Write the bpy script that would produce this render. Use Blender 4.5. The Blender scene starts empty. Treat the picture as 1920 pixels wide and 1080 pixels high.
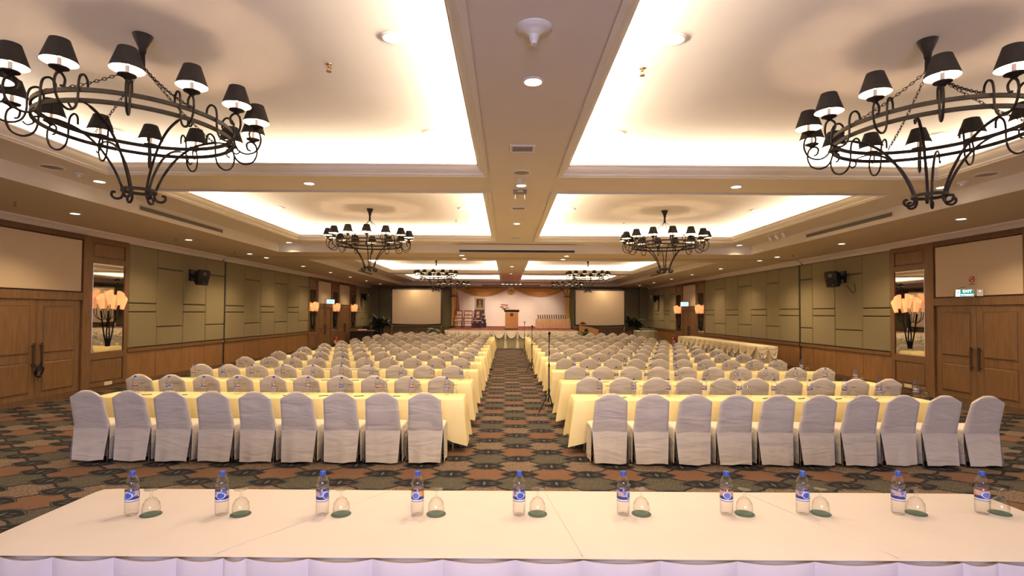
import bpy, bmesh, math, random
from mathutils import Vector, Matrix
random.seed(7)
PI = math.pi
SC = bpy.context.scene
COL = SC.collection

# ------------------------------------------------------------------ camera, world, rear light, exposure
cam_d = bpy.data.cameras.new('camera')
cam = bpy.data.objects.new('camera', cam_d)
COL.objects.link(cam)
cam_d.sensor_fit = 'HORIZONTAL'
cam_d.sensor_width = 36.0
cam_d.lens = 36.0 * 1000.0 / 1920.0
cam_d.clip_start = 0.05
cam_d.clip_end = 200
cam_d.shift_x = 10.0 / 1920.0
cam_d.shift_y = 22.6 / 1920.0
PITCH, ROLL = math.radians(1.4), math.radians(0.35)
cam.matrix_world = Matrix.Translation((0, 0, 2.0)) @ Matrix.Rotation(PI / 2 + PITCH, 4, 'X') @ Matrix.Rotation(ROLL, 4, 'Z')
SC.camera = cam

W = bpy.data.worlds.new('hall_world')
SC.world = W
W.use_nodes = True
W.node_tree.nodes['Background'].inputs[0].default_value = (1.0, 0.78, 0.55, 1)
W.node_tree.nodes['Background'].inputs[1].default_value = 0.02

SC.view_settings.view_transform = 'Standard'
SC.view_settings.look = 'None'
SC.view_settings.gamma = 1.0
SC.view_settings.use_curve_mapping = False
SC.view_settings.exposure = 0.06
SC.cycles.use_denoising = True
try:
    SC.cycles.denoiser = 'OPENIMAGEDENOISE'
except Exception:
    pass
SC.cycles.use_light_tree = True
SC.cycles.max_bounces = 7
SC.cycles.diffuse_bounces = 4
SC.cycles.glossy_bounces = 3
SC.cycles.transmission_bounces = 4
SC.cycles.transparent_max_bounces = 24
SC.cycles.sample_clamp_indirect = 4.0
SC.cycles.caustics_reflective = False
SC.cycles.caustics_refractive = False

WARM = (1.0, 0.72, 0.42)
COVE = (1.0, 0.85, 0.64)


def area_light(name, loc, rot, sx, sy, power, color):
    d = bpy.data.lights.new(name, 'AREA')
    d.shape = 'RECTANGLE'
    d.size, d.size_y = sx, sy
    d.energy = power
    d.color = color
    o = bpy.data.objects.new(name, d)
    o.location = loc
    o.rotation_euler = rot
    COL.objects.link(o)
    return o


# bluish light inferred from behind, set in an added window behind the presenters
P_REAR, P_COVE, P_SPOT, E_BULB = 540.0, 53.0, 212.0, 340.0
for wx in (0.2,):
    area_light('window_daylight', (wx, -4.25, 2.0), (PI / 2, 0, 0), 3.2, 2.4, P_REAR, (0.70, 0.68, 1.0))

# ------------------------------------------------------------------ materials


def new_mat(name):
    m = bpy.data.materials.new(name)
    m.use_nodes = True
    nt = m.node_tree
    return m, nt, nt.nodes['Principled BSDF']


def noise_into(nt, b, col, amount, scale, coord='Object', bump=0.0, bscale=None, stretch=None):
    n = nt.nodes
    l = nt.links
    tc = n.new('ShaderNodeTexCoord')
    src = tc.outputs[coord]
    if stretch:
        mp = n.new('ShaderNodeMapping')
        mp.inputs['Scale'].default_value = stretch
        l.new(src, mp.inputs[0])
        src = mp.outputs[0]
    nz = n.new('ShaderNodeTexNoise')
    nz.inputs['Scale'].default_value = scale
    nz.inputs['Detail'].default_value = 5
    l.new(src, nz.inputs['Vector'])
    mr = n.new('ShaderNodeMapRange')
    mr.inputs[1].default_value = 0.25
    mr.inputs[2].default_value = 0.75
    mr.inputs[3].default_value = 1 - amount
    mr.inputs[4].default_value = 1 + amount
    l.new(nz.outputs[0], mr.inputs[0])
    mx = n.new('ShaderNodeVectorMath')
    mx.operation = 'SCALE'
    mx.inputs[0].default_value = col[:3]
    l.new(mr.outputs[0], mx.inputs['Scale'])
    l.new(mx.outputs[0], b.inputs['Base Color'])
    if bump:
        nb = n.new('ShaderNodeTexNoise')
        nb.inputs['Scale'].default_value = bscale or scale
        nb.inputs['Detail'].default_value = 3
        l.new(src, nb.inputs['Vector'])
        bp = n.new('ShaderNodeBump')
        bp.inputs['Strength'].default_value = bump
        bp.inputs['Distance'].default_value = 0.02
        l.new(nb.outputs[0], bp.inputs['Height'])
        l.new(bp.outputs[0], b.inputs['Normal'])


def mat(name, col, rough=0.6, metal=0.0, amount=0.06, scale=6.0, bump=0.0, bscale=None, stretch=None, spec=0.4):
    m, nt, b = new_mat(name)
    b.inputs['Roughness'].default_value = rough
    b.inputs['Metallic'].default_value = metal
    b.inputs['Specular IOR Level'].default_value = spec
    noise_into(nt, b, col, amount, scale, bump=bump, bscale=bscale, stretch=stretch)
    return m


def emit_mat(name, col, strength, base=None):
    m, nt, b = new_mat(name)
    b.inputs['Base Color'].default_value = (*(base or col), 1)
    b.inputs['Emission Color'].default_value = (*col, 1)
    b.inputs['Emission Strength'].default_value = strength
    b.inputs['Roughness'].default_value = 0.6
    return m


def glass_mat(name, tint, gloss=1.0):
    m = bpy.data.materials.new(name)
    m.use_nodes = True
    nt = m.node_tree
    n, l = nt.nodes, nt.links
    n.remove(n['Principled BSDF'])
    tr = n.new('ShaderNodeBsdfTransparent')
    lw0 = n.new('ShaderNodeLayerWeight')
    lw0.inputs['Blend'].default_value = 0.3
    pw = n.new('ShaderNodeMath')
    pw.operation = 'POWER'
    pw.inputs[1].default_value = 2.2
    l.new(lw0.outputs['Facing'], pw.inputs[0])
    tm = n.new('ShaderNodeMix')
    tm.data_type = 'RGBA'
    tm.inputs[6].default_value = (*tint, 1)
    tm.inputs[7].default_value = (0.30, 0.24, 0.18, 1)
    l.new(pw.outputs[0], tm.inputs[0])
    l.new(tm.outputs[2], tr.inputs[0])
    gl = n.new('ShaderNodeBsdfGlossy')
    gl.inputs['Roughness'].default_value = 0.08
    gl.inputs['Color'].default_value = (gloss, gloss, gloss, 1)
    lw = n.new('ShaderNodeLayerWeight')
    lw.inputs['Blend'].default_value = 0.35
    mp = n.new('ShaderNodeMath')
    mp.operation = 'MULTIPLY_ADD'
    mp.inputs[1].default_value = 0.35
    mp.inputs[2].default_value = 0.03
    l.new(lw.outputs['Facing'], mp.inputs[0])
    mx = n.new('ShaderNodeMixShader')
    l.new(mp.outputs[0], mx.inputs[0])
    l.new(tr.outputs[0], mx.inputs[1])
    l.new(gl.outputs[0], mx.inputs[2])
    l.new(mx.outputs[0], n['Material Output'].inputs[0])
    return m


M = {}
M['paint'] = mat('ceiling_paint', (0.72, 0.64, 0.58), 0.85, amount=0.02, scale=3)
M['soffit'] = mat('soffit_paint', (0.56, 0.46, 0.36), 0.85, amount=0.02, scale=3)  # same board as the fascia; darker colour carries the soffit's shade
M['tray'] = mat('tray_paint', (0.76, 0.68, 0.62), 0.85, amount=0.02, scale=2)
M['mould'] = mat('moulding_paint', (0.76, 0.70, 0.61), 0.6, amount=0.02, scale=3)
M['cream'] = mat('cream_wallcovering', (0.62, 0.49, 0.33), 0.9, amount=0.10, scale=60)
M['olive'] = mat('olive_fabric', (0.25, 0.206, 0.112), 0.95, amount=0.10, scale=90, bump=0.15, bscale=300)
M['olive_dark'] = mat('dark_olive_fabric', (0.17, 0.155, 0.09), 0.95, amount=0.10, scale=90)
M['groove'] = mat('groove_shadow', (0.07, 0.05, 0.03), 0.9)  # dark backing in the panel joints, also the floor threshold strip
M['wainscot'] = mat('oak_wainscot', (0.26, 0.130, 0.048), 0.42, amount=0.22, scale=2.0, stretch=(3, 3, 1))
M['wood'] = mat('oak_veneer', (0.175, 0.090, 0.037), 0.45, amount=0.22, scale=3.0, stretch=(6, 6, 0.8), spec=0.4)
M['wood_panel'] = mat('oak_panel', (0.185, 0.095, 0.038), 0.42, amount=0.20, scale=3.0, stretch=(6, 6, 0.7))
M['wood_dark'] = mat('dark_oak', (0.12, 0.065, 0.03), 0.5, amount=0.22, scale=3.0, stretch=(6, 6, 0.8))
M['rosewood'] = mat('rosewood', (0.12, 0.03, 0.02), 0.35, amount=0.2, scale=8)
M['black_wood'] = mat('black_lacquer', (0.03, 0.02, 0.02), 0.35, amount=0.2, scale=8)
M['lectern_wood'] = mat('lectern_veneer', (0.50, 0.25, 0.08), 0.4, amount=0.12, scale=4, stretch=(8, 8, 1))
M['iron'] = mat('wrought_iron', (0.012, 0.0085, 0.007), 0.6, metal=0.0, amount=0.3, scale=20, spec=0.15)
M['shade_out'] = mat('dark_lampshade', (0.012, 0.009, 0.007), 0.9, amount=0.2, scale=60)
M['shade_in'] = mat('shade_lining', (0.85, 0.78, 0.68), 0.8)
M['candle'] = mat('candle_sleeve', (0.82, 0.76, 0.64), 0.5)
M['bulb'] = emit_mat('lit_bulb', (1.0, 0.72, 0.45), E_BULB)
M['downlamp'] = emit_mat('lit_downlight', (1.0, 0.90, 0.72), 14.0)
M['ring'] = mat('white_ring', (0.75, 0.70, 0.62), 0.4)
M['amber'] = emit_mat('amber_shade', (1.0, 0.38, 0.14), 0.85, base=(0.9, 0.5, 0.25))
M['sateen'] = mat('chair_slipcover', (0.66, 0.61, 0.54), 0.85, amount=0.05, scale=6)


def wrinkles(m, scale, strength, dist):
    """soft diagonal creases, different on every object"""
    nt = m.node_tree
    b = nt.nodes['Principled BSDF']
    tc = nt.nodes.new('ShaderNodeTexCoord')
    oi = nt.nodes.new('ShaderNodeObjectInfo')
    mul = nt.nodes.new('ShaderNodeMath')
    mul.operation = 'MULTIPLY'
    mul.inputs[1].default_value = 37.0
    nt.links.new(oi.outputs['Random'], mul.inputs[0])
    add = nt.nodes.new('ShaderNodeVectorMath')
    add.operation = 'ADD'
    nt.links.new(tc.outputs['Object'], add.inputs[0])
    nt.links.new(mul.outputs[0], add.inputs[1])
    mp = nt.nodes.new('ShaderNodeMapping')
    mp.inputs['Rotation'].default_value = (0, 0.7, 0)
    mp.inputs['Scale'].default_value = (0.7, 1, 2.6)
    nt.links.new(add.outputs[0], mp.inputs[0])
    nz = nt.nodes.new('ShaderNodeTexNoise')
    nz.inputs['Scale'].default_value = scale
    nz.inputs['Detail'].default_value = 2
    nz.inputs['Distortion'].default_value = 0.6
    nt.links.new(mp.outputs[0], nz.inputs['Vector'])
    bp = nt.nodes.new('ShaderNodeBump')
    bp.inputs['Strength'].default_value = strength
    bp.inputs['Distance'].default_value = dist
    nt.links.new(nz.outputs[0], bp.inputs['Height'])
    nt.links.new(bp.outputs[0], b.inputs['Normal'])


wrinkles(M['sateen'], 3.0, 0.5, 0.045)
M['cloth_yellow'] = mat('yellow_tablecloth', (0.86, 0.74, 0.40), 0.85, amount=0.04, scale=5, bump=0.25, bscale=6)
M['cloth_cream'] = mat('cream_tablecloth', (0.64, 0.585, 0.545), 0.8, amount=0.03, scale=3, bump=0.22, bscale=2.2)
M['skirt_lav'] = mat('pale_skirting', (0.66, 0.575, 0.555), 0.55, amount=0.04, scale=5, bump=0.25, bscale=5)
M['satin'] = mat('ivory_satin', (0.78, 0.68, 0.46), 0.4, amount=0.08, scale=6, bump=0.3, bscale=10)
M['satin_white'] = mat('white_satin', (0.82, 0.76, 0.62), 0.45, amount=0.06, scale=6)
M['satin_green'] = mat('sage_satin', (0.42, 0.38, 0.22), 0.5, amount=0.10, scale=8)  # sage table cloth; on the stage skirt its tone is painted shade
M['peach'] = mat('peach_pleats', (0.80, 0.55, 0.33), 0.55, amount=0.12, scale=12)
M['gold'] = mat('gold_drape', (0.52, 0.26, 0.06), 0.45, amount=0.12, scale=8)
M['gold_bright'] = mat('bright_gold_drape', (0.68, 0.40, 0.10), 0.45, amount=0.12, scale=8)
M['backdrop'] = mat('stage_backdrop', (0.86, 0.72, 0.60), 0.9, amount=0.02, scale=3)
M['red_carpet'] = mat('stage_carpet', (0.15, 0.032, 0.022), 0.95, amount=0.15, scale=60)
M['screen'] = mat('screen_cloth', (0.56, 0.46, 0.32), 0.85, amount=0.02, scale=2)
M['black'] = mat('black_plastic', (0.008, 0.0075, 0.0075), 0.6, amount=0.2, scale=20)
M['black_cloth'] = mat('black_masking', (0.02, 0.012, 0.012), 0.9)
M['chrome'] = mat('chrome', (0.7, 0.68, 0.66), 0.2, metal=1.0)
M['brass'] = mat('aged_brass', (0.28, 0.16, 0.06), 0.35, metal=0.8)
M['bronze'] = mat('dark_bronze', (0.06, 0.035, 0.022), 0.45, metal=0.3)
M['grey'] = mat('grey_louvre', (0.30, 0.26, 0.21), 0.7)
M['white_plastic'] = mat('white_plastic', (0.74, 0.70, 0.64), 0.45)
M['leaf'] = mat('dark_leaf', (0.018, 0.026, 0.012), 0.6, amount=0.4, scale=9)
M['leaf_light'] = mat('light_leaf', (0.20, 0.26, 0.08), 0.6, amount=0.3, scale=9)
M['pot'] = mat('pot_glaze', (0.05, 0.04, 0.03), 0.4)
M['flower'] = mat('coral_petal', (0.75, 0.20, 0.12), 0.7, amount=0.3, scale=15)
M['flower_white'] = mat('white_petal', (0.85, 0.78, 0.68), 0.7, amount=0.1, scale=15)
M['red'] = mat('red_enamel', (0.5, 0.03, 0.02), 0.35)
M['white_label'] = mat('white_label', (0.8, 0.76, 0.7), 0.5)
M['dark_label'] = mat('dark_mark', (0.10, 0.04, 0.03), 0.6)
M['pen'] = mat('pen_barrel', (0.02, 0.03, 0.04), 0.4)
M['coaster'] = mat('green_coaster', (0.05, 0.10, 0.075), 0.6, amount=0.1, scale=20)
M['cap'] = mat('blue_cap', (0.03, 0.08, 0.42), 0.35)
M['gilt'] = mat('gilt_frame', (0.72, 0.52, 0.22), 0.4, metal=0.2)
M['sepia'] = mat('sepia_print', (0.045, 0.03, 0.02), 0.6)
M['sepia_light'] = mat('sepia_light', (0.50, 0.38, 0.24), 0.6)
M['trophy'] = mat('trophy_dark', (0.07, 0.055, 0.03), 0.3, metal=0.5)
M['sign_green'] = emit_mat('exit_green', (0.01, 0.20, 0.17), 0.8)
M['sign_white'] = emit_mat('exit_white', (0.72, 0.92, 1.0), 2.2)
M['sign_far'] = emit_mat('exit_far_face', (0.35, 0.75, 1.0), 1.6)
M['led'] = emit_mat('white_led', (1, 1, 1), 6.0)
M['pet'] = glass_mat('clear_bottle', (0.96, 0.96, 0.97))
M['goblet'] = glass_mat('goblet_glass', (0.98, 0.98, 0.97))

m, nt, b = new_mat('mirror')
b.inputs['Base Color'].default_value = (0.80, 0.78, 0.70, 1)
b.inputs['Metallic'].default_value = 1.0
b.inputs['Roughness'].default_value = 0.02
M['mirror'] = m


class NB:
    """small helper for maths in a node tree"""

    def __init__(s, nt):
        s.nt = nt

    def op(s, o, a, b=None, c=None):
        n = s.nt.nodes.new('ShaderNodeMath')
        n.operation = o
        for k, v in enumerate((a, b, c)):
            if v is None:
                continue
            if isinstance(v, (int, float)):
                n.inputs[k].default_value = v
            else:
                s.nt.links.new(v, n.inputs[k])
        return n.outputs[0]

    def mix(s, f, a, b):
        n = s.nt.nodes.new('ShaderNodeMix')
        n.data_type = 'RGBA'
        for sock, v in ((n.inputs[0], f), (n.inputs[6], a), (n.inputs[7], b)):
            if isinstance(v, (int, float)):
                sock.default_value = v
            elif isinstance(v, tuple):
                sock.default_value = (*v, 1)
            else:
                s.nt.links.new(v, sock)
        return n.outputs[2]


def carpet_mat():
    m, nt, b = new_mat('patterned_carpet')
    q = NB(nt)
    tc = nt.nodes.new('ShaderNodeTexCoord')
    wob = nt.nodes.new('ShaderNodeTexNoise')
    wob.inputs['Scale'].default_value = 9
    nt.links.new(tc.outputs['Object'], wob.inputs['Vector'])
    sx = nt.nodes.new('ShaderNodeSeparateXYZ')
    nt.links.new(tc.outputs['Object'], sx.inputs[0])
    X, Y = sx.outputs[0], sx.outputs[1]
    u = q.op('DIVIDE', q.op('ADD', X, 0.25), 0.85)
    v = q.op('DIVIDE', q.op('ADD', Y, 0.02), 0.352)
    wb = q.op('MULTIPLY', q.op('SUBTRACT', wob.outputs[0], 0.5), 0.16)
    hv = q.op('MULTIPLY', v, 0.5)
    a = q.op('ADD', u, hv)
    c = q.op('SUBTRACT', u, hv)
    aw, cw = q.op('ADD', a, wb), q.op('SUBTRACT', c, wb)
    fa, fc = q.op('FLOOR', aw), q.op('FLOOR', cw)
    idx = q.op('FLOORED_MODULO', q.op('ADD', fa, q.op('MULTIPLY', fc, 2.0)), 3.0)
    da = q.op('ABSOLUTE', q.op('SUBTRACT', aw, q.op('ROUND', aw)))
    dc = q.op('ABSOLUTE', q.op('SUBTRACT', cw, q.op('ROUND', cw)))
    line = q.op('LESS_THAN', q.op('MINIMUM', da, dc), 0.035)
    j = q.op('ROUND', v)
    dv = q.op('MULTIPLY', q.op('SUBTRACT', v, j), 0.352)
    par = q.op('MULTIPLY', q.op('FLOORED_MODULO', j, 2.0), 0.5)
    uu = q.op('SUBTRACT', u, par)
    du = q.op('MULTIPLY', q.op('SUBTRACT', uu, q.op('ROUND', uu)), 0.85)
    ex = q.op('DIVIDE', q.op('ABSOLUTE', du), 0.255)
    e = q.op('ADD', q.op('DIVIDE', q.op('ABSOLUTE', dv), 0.165), q.op('MULTIPLY', ex, ex))
    eye = q.op('LESS_THAN', e, 1.0)
    rim = q.op('LESS_THAN', q.op('ABSOLUTE', q.op('SUBTRACT', e, 0.88)), 0.06)
    d1 = q.op('ADD', q.op('DIVIDE', q.op('ABSOLUTE', du), 0.022), q.op('DIVIDE', q.op('ABSOLUTE', dv), 0.075))
    pupil = q.op('LESS_THAN', d1, 1.0)
    px = q.op('DIVIDE', q.op('ABSOLUTE', q.op('SUBTRACT', q.op('ABSOLUTE', du), 0.095)), 0.055)
    py = q.op('DIVIDE', q.op('ABSOLUTE', q.op('SUBTRACT', q.op('ABSOLUTE', dv), 0.030)), 0.013)
    petal = q.op('LESS_THAN', q.op('ADD', px, py), 1.0)
    sp = nt.nodes.new('ShaderNodeTexVoronoi')
    sp.inputs['Scale'].default_value = 42
    nt.links.new(tc.outputs['Object'], sp.inputs['Vector'])
    spk = q.op('LESS_THAN', sp.outputs['Distance'], 0.36)
    green, rust, tan = (0.053, 0.047, 0.036), (0.125, 0.066, 0.040), (0.145, 0.104, 0.076)
    col = q.mix(q.op('GREATER_THAN', idx, 0.5), green, rust)
    col = q.mix(q.op('GREATER_THAN', idx, 1.5), col, tan)
    dk = q.mix(q.op('GREATER_THAN', idx, 0.5), (0.082, 0.074, 0.056), (0.098, 0.054, 0.036))
    dk = q.mix(q.op('GREATER_THAN', idx, 1.5), dk, (0.050, 0.037, 0.030))
    col = q.mix(spk, col, dk)
    col = q.mix(line, col, (0.012, 0.011, 0.011))
    col = q.mix(eye, col, (0.007, 0.0075, 0.010))
    col = q.mix(q.op('MULTIPLY', eye, rim), col, (0.050, 0.053, 0.055))
    col = q.mix(petal, col, (0.085, 0.062, 0.052))
    col = q.mix(pupil, col, (0.085, 0.085, 0.082))
    nt.links.new(col, b.inputs['Base Color'])
    b.inputs['Roughness'].default_value = 0.95
    b.inputs['Specular IOR Level'].default_value = 0.15
    return m


M['carpet'] = carpet_mat()


def label_mat(name, kind):
    """printed bottle sleeve: blue band below, photo-like colours above, a round badge"""
    m, nt, b = new_mat(name)
    q = NB(nt)
    tc = nt.nodes.new('ShaderNodeTexCoord')
    sx = nt.nodes.new('ShaderNodeSeparateXYZ')
    nt.links.new(tc.outputs['Object'], sx.inputs[0])
    X, Y, Z = sx.outputs
    nz = nt.nodes.new('ShaderNodeTexNoise')
    nz.inputs['Scale'].default_value = 30
    nt.links.new(tc.outputs['Object'], nz.inputs['Vector'])
    band = q.op('LESS_THAN', Z, q.op('ADD', 0.102, q.op('MULTIPLY', nz.outputs[0], 0.03)))
    top = (0.62, 0.22, 0.04) if kind == 'orange' else (0.10, 0.15, 0.42)
    col = q.mix(q.op('GREATER_THAN', nz.outputs[0], 0.5), top, (0.50, 0.36, 0.30))
    col = q.mix(band, col, (0.02, 0.03, 0.17))
    ox = 0.016 if kind == 'blue' else -0.012
    dd = q.op('SQRT', q.op('ADD', q.op('POWER', q.op('SUBTRACT', X, ox), 2.0), q.op('POWER', q.op('SUBTRACT', Z, 0.125), 2.0)))
    col = q.mix(q.op('LESS_THAN', dd, 0.021), col, (0.75, 0.78, 0.85))
    col = q.mix(q.op('LESS_THAN', dd, 0.018), col, (0.03, 0.09, 0.42) if kind == 'blue' else (0.10, 0.16, 0.5))
    col = q.mix(q.op('LESS_THAN', q.op('ABSOLUTE', q.op('SUBTRACT', Z, 0.096)), 0.004), col, (0.8, 0.8, 0.8))
    nt.links.new(col, b.inputs['Base Color'])
    b.inputs['Roughness'].default_value = 0.4
    return m


M['label_blue'] = label_mat('blue_bottle_sleeve', 'blue')
M['label_orange'] = label_mat('orange_bottle_sleeve', 'orange')

# ------------------------------------------------------------------ geometry helpers


class G:
    def __init__(s):
        s.v, s.f = [], []

    def add(s, v, f):
        o = len(s.v)
        s.v += [tuple(p) for p in v]
        s.f += [tuple(i + o for i in q) for q in f]
        return s

    def box(s, x0, x1, y0, y1, z0, z1):
        return s.add([(x0, y0, z0), (x1, y0, z0), (x1, y1, z0), (x0, y1, z0), (x0, y0, z1), (x1, y0, z1), (x1, y1, z1), (x0, y1, z1)],
                     [(0, 3, 2, 1), (4, 5, 6, 7), (0, 1, 5, 4), (1, 2, 6, 5), (2, 3, 7, 6), (3, 0, 4, 7)])

    def rings(s, rs, cap0=False, cap1=False, closed=True, loop=False):
        n = len(rs[0])
        v = [p for r in rs for p in r]
        f = []
        m = len(rs)
        for i in range(m if loop else m - 1):
            k = (i + 1) % m
            for j in range(n if closed else n - 1):
                j2 = (j + 1) % n
                f.append((i * n + j, i * n + j2, k * n + j2, k * n + j))
        if cap0:
            f.append(tuple(range(n - 1, -1, -1)))
        if cap1:
            f.append(tuple((m - 1) * n + j for j in range(n)))
        return s.add(v, f)

    def lathe(s, prof, n=16, c=(0, 0, 0), cap0=True, cap1=True):
        rs = [[(c[0] + r * math.cos(2 * PI * k / n), c[1] + r * math.sin(2 * PI * k / n), c[2] + z) for k in range(n)] for r, z in prof]
        return s.rings(rs, cap0, cap1)

    def tube(s, pts, r, n=6, closed=False, caps=True):
        pts = [Vector(p) for p in pts]
        m = len(pts)
        rs = []
        up = None
        for i, p in enumerate(pts):
            if closed:
                t = pts[(i + 1) % m] - pts[i - 1]
            else:
                t = pts[min(i + 1, m - 1)] - pts[max(i - 1, 0)]
            t.normalize()
            if up is None:
                up = Vector((0, 0, 1)) if abs(t.z) < 0.9 else Vector((1, 0, 0))
            a = t.cross(up).normalized()
            up = a.cross(t).normalized()
            rr = r[i] if isinstance(r, (list, tuple)) else r
            rs.append([p + (a * math.cos(2 * PI * k / n) + up * math.sin(2 * PI * k / n)) * rr for k in range(n)])
        return s.rings(rs, caps and not closed, caps and not closed, loop=closed)

    def mapped(s, fn):
        s.v = [fn(*p) for p in s.v]
        return s

    def data(s, name, m, smooth=False):
        me = bpy.data.meshes.new(name)
        me.from_pydata(s.v, [], s.f)
        me.update()
        bm = bmesh.new()
        bm.from_mesh(me)
        bmesh.ops.recalc_face_normals(bm, faces=bm.faces)
        bm.to_mesh(me)
        bm.free()
        for mm in (m if isinstance(m, (list, tuple)) else [m]):
            me.materials.append(M[mm])
        if smooth:
            me.polygons.foreach_set('use_smooth', [True] * len(me.polygons))
            me.set_sharp_from_angle(angle=math.radians(smooth if smooth is not True else 40))
        return me

    def obj(s, name, m, parent=None, loc=(0, 0, 0), smooth=False, kind=None):
        return put(name, s.data(name, m, smooth), parent, loc, kind)


def put(name, me, parent=None, loc=(0, 0, 0), kind=None, rot=None):
    o = bpy.data.objects.new(name, me)
    o.location = loc
    if rot:
        o.rotation_euler = rot
    if parent:
        o.parent = parent
    if kind:
        o['kind'] = kind
    COL.objects.link(o)
    return o


def tag(o, label, cat, group=None):
    o['label'] = label
    o['category'] = cat
    if group:
        o['group'] = group
    return o


def thing(name, label, cat, loc=(0, 0, 0), rz=0.0, group=None):
    o = bpy.data.objects.new(name, None)
    o.location = loc
    o.rotation_euler = (0, 0, rz)
    o.empty_display_size = 0.1
    COL.objects.link(o)
    return tag(o, label, cat, group)


def copy_tree(o, parent=None):
    c = o.copy()
    COL.objects.link(c)
    if parent:
        c.parent = parent
    for ch in o.children:
        copy_tree(ch, c)
    return c


def S(name, g, m, parent=None, smooth=False):
    return g.obj(name, m, parent, smooth=smooth, kind=None if parent else 'structure')


ORD = ['first', 'second', 'third', 'fourth', 'fifth', 'sixth', 'seventh', 'eighth', 'ninth', 'tenth', 'eleventh', 'twelfth', 'thirteenth', 'fourteenth', 'fifteenth', 'sixteenth', 'seventeenth']

# ------------------------------------------------------------------ room shell
XL, XR, CX = -10.1, 10.5, 0.2
YN, YF = -4.2, 39.6
Z_TOP, Z_SOF, Z_MID, Z_LIP, Z_TRAY = 3.80, 3.95, 4.22, 4.37, 4.56
PART_Y = 18.9

floor = S('floor', G().add([(XL, YN, 0), (XR, YN, 0), (XR, YF, 0), (XL, YF, 0)], [(0, 1, 2, 3)]), 'carpet')
S('trim_1', G().box(XL + 0.02, XR - 0.02, PART_Y - 0.09, PART_Y + 0.09, 0.0, 0.012), 'groove')

# ceiling: high slab above the trays, mid-level frame, low soffits, painted board; soffit colour darkened for shade
S('ceiling', G().box(XL, XR, YN, YF, Z_TRAY, Z_TRAY + 0.1), 'tray')
HX0, HX1 = -7.45, 7.95                     # recessed field of each hall half
HALLS = [(-3.0, 17.35), (19.9, 38.2)]
TX = [(-6.45, -0.36), (0.86, 6.95)]        # tray openings, left and right
TY = [[(1.3, 8.55), (9.75, 16.35)], [(21.6, 29.4), (30.7, 37.3)]]
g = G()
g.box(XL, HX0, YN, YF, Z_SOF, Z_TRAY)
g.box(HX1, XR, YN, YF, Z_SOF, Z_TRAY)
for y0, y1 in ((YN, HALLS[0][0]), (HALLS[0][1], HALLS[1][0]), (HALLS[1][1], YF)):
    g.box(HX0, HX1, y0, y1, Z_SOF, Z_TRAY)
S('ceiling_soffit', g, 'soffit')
for h0, h1 in HALLS:
    g = G()
    g.box(HX0, HX0 + 0.015, h0, h1, Z_SOF, Z_MID).box(HX1 - 0.015, HX1, h0, h1, Z_SOF, Z_MID)
    g.box(HX0 + 0.015, HX1 - 0.015, h0, h0 + 0.015, Z_SOF, Z_MID).box(HX0 + 0.015, HX1 - 0.015, h1 - 0.015, h1, Z_SOF, Z_MID)
    S('ceiling_fascia', g, 'mould')  # paler than the soffit; the difference in lighting is put into colour
g = G()
BK = 0.30                                   # depth of the light cavity behind the lip
for h, (h0, h1) in enumerate(HALLS):
    (a0, a1), (b0, b1) = TY[h]
    for y0, y1 in ((h0, a0), (a1, b0), (b1, h1)):
        g.box(HX0, HX1, y0, y1, Z_MID, Z_MID + 0.06)
    for y0, y1 in ((a0, a1), (b0, b1)):
        for x0, x1 in ((HX0, TX[0][0]), (TX[0][1], TX[1][0]), (TX[1][1], HX1)):
            g.box(x0, x1, y0, y1, Z_MID, Z_MID + 0.06)
    # closures behind the light cavities
    for y0, y1 in ((h0, a0 - BK), (a1 + BK, b0 - BK), (b1 + BK, h1)):
        g.box(HX0, HX1, y0, y1, Z_MID + 0.06, Z_TRAY)
    for y0, y1 in ((a0 - BK, a1 + BK), (b0 - BK, b1 + BK)):
        for x0, x1 in ((HX0, TX[0][0] - BK), (TX[0][1] + BK, TX[1][0] - BK), (TX[1][1] + BK, HX1)):
            g.box(x0, x1, y0, y1, Z_MID + 0.06, Z_TRAY)
S('ceiling_field', g, 'paint')

PROF = [(0.06, -0.028), (0.0, -0.028), (-0.012, -0.010), (-0.03, -0.004), (-0.035, 0.02), (-0.055, 0.035), (-0.085, 0.06), (-0.105, 0.095), (-0.108, 0.12), (-0.125, 0.125), (-0.125, 0.15), (-0.10, 0.15), (0.03, 0.06)]


def frame_sweep(x0, x1, y0, y1, z, prof):
    """profile offsets: (outwards from the opening edge, up), swept round a rectangle"""
    rs = []
    for cx, cy, sx, sy in ((x0, y0, -1, -1), (x1, y0, 1, -1), (x1, y1, 1, 1), (x0, y1, -1, 1)):
        rs.append([(cx + sx * o, cy + sy * o, z + u) for o, u in prof])
    return G().rings(rs, loop=True)


tn = 2
for h in range(2):
    for (x0, x1) in TX:
        for (y0, y1) in TY[h]:
            S('trim_%d' % tn, frame_sweep(x0, x1, y0, y1, Z_MID, PROF), 'mould', smooth=30)
            tn += 1
            lx, ly = x1 - x0, y1 - y0
            mx, my = (x0 + x1) / 2, (y0 + y1) / 2
            zl = Z_MID + 0.13
            tl = math.radians(28)
            k = P_COVE
            area_light('cove_light', (x0 - 0.16, my, zl), (PI, tl, 0), 0.08, ly + 0.2, k * ly, COVE)
            area_light('cove_light', (x1 + 0.16, my, zl), (PI, -tl, 0), 0.08, ly + 0.2, k * ly, COVE)
            area_light('cove_light', (mx, y0 - 0.16, zl), (PI - tl, 0, 0), lx + 0.2, 0.08, k * lx, COVE)
            area_light('cove_light', (mx, y1 + 0.16, zl), (PI + tl, 0, 0), lx + 0.2, 0.08, k * lx, COVE)

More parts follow.
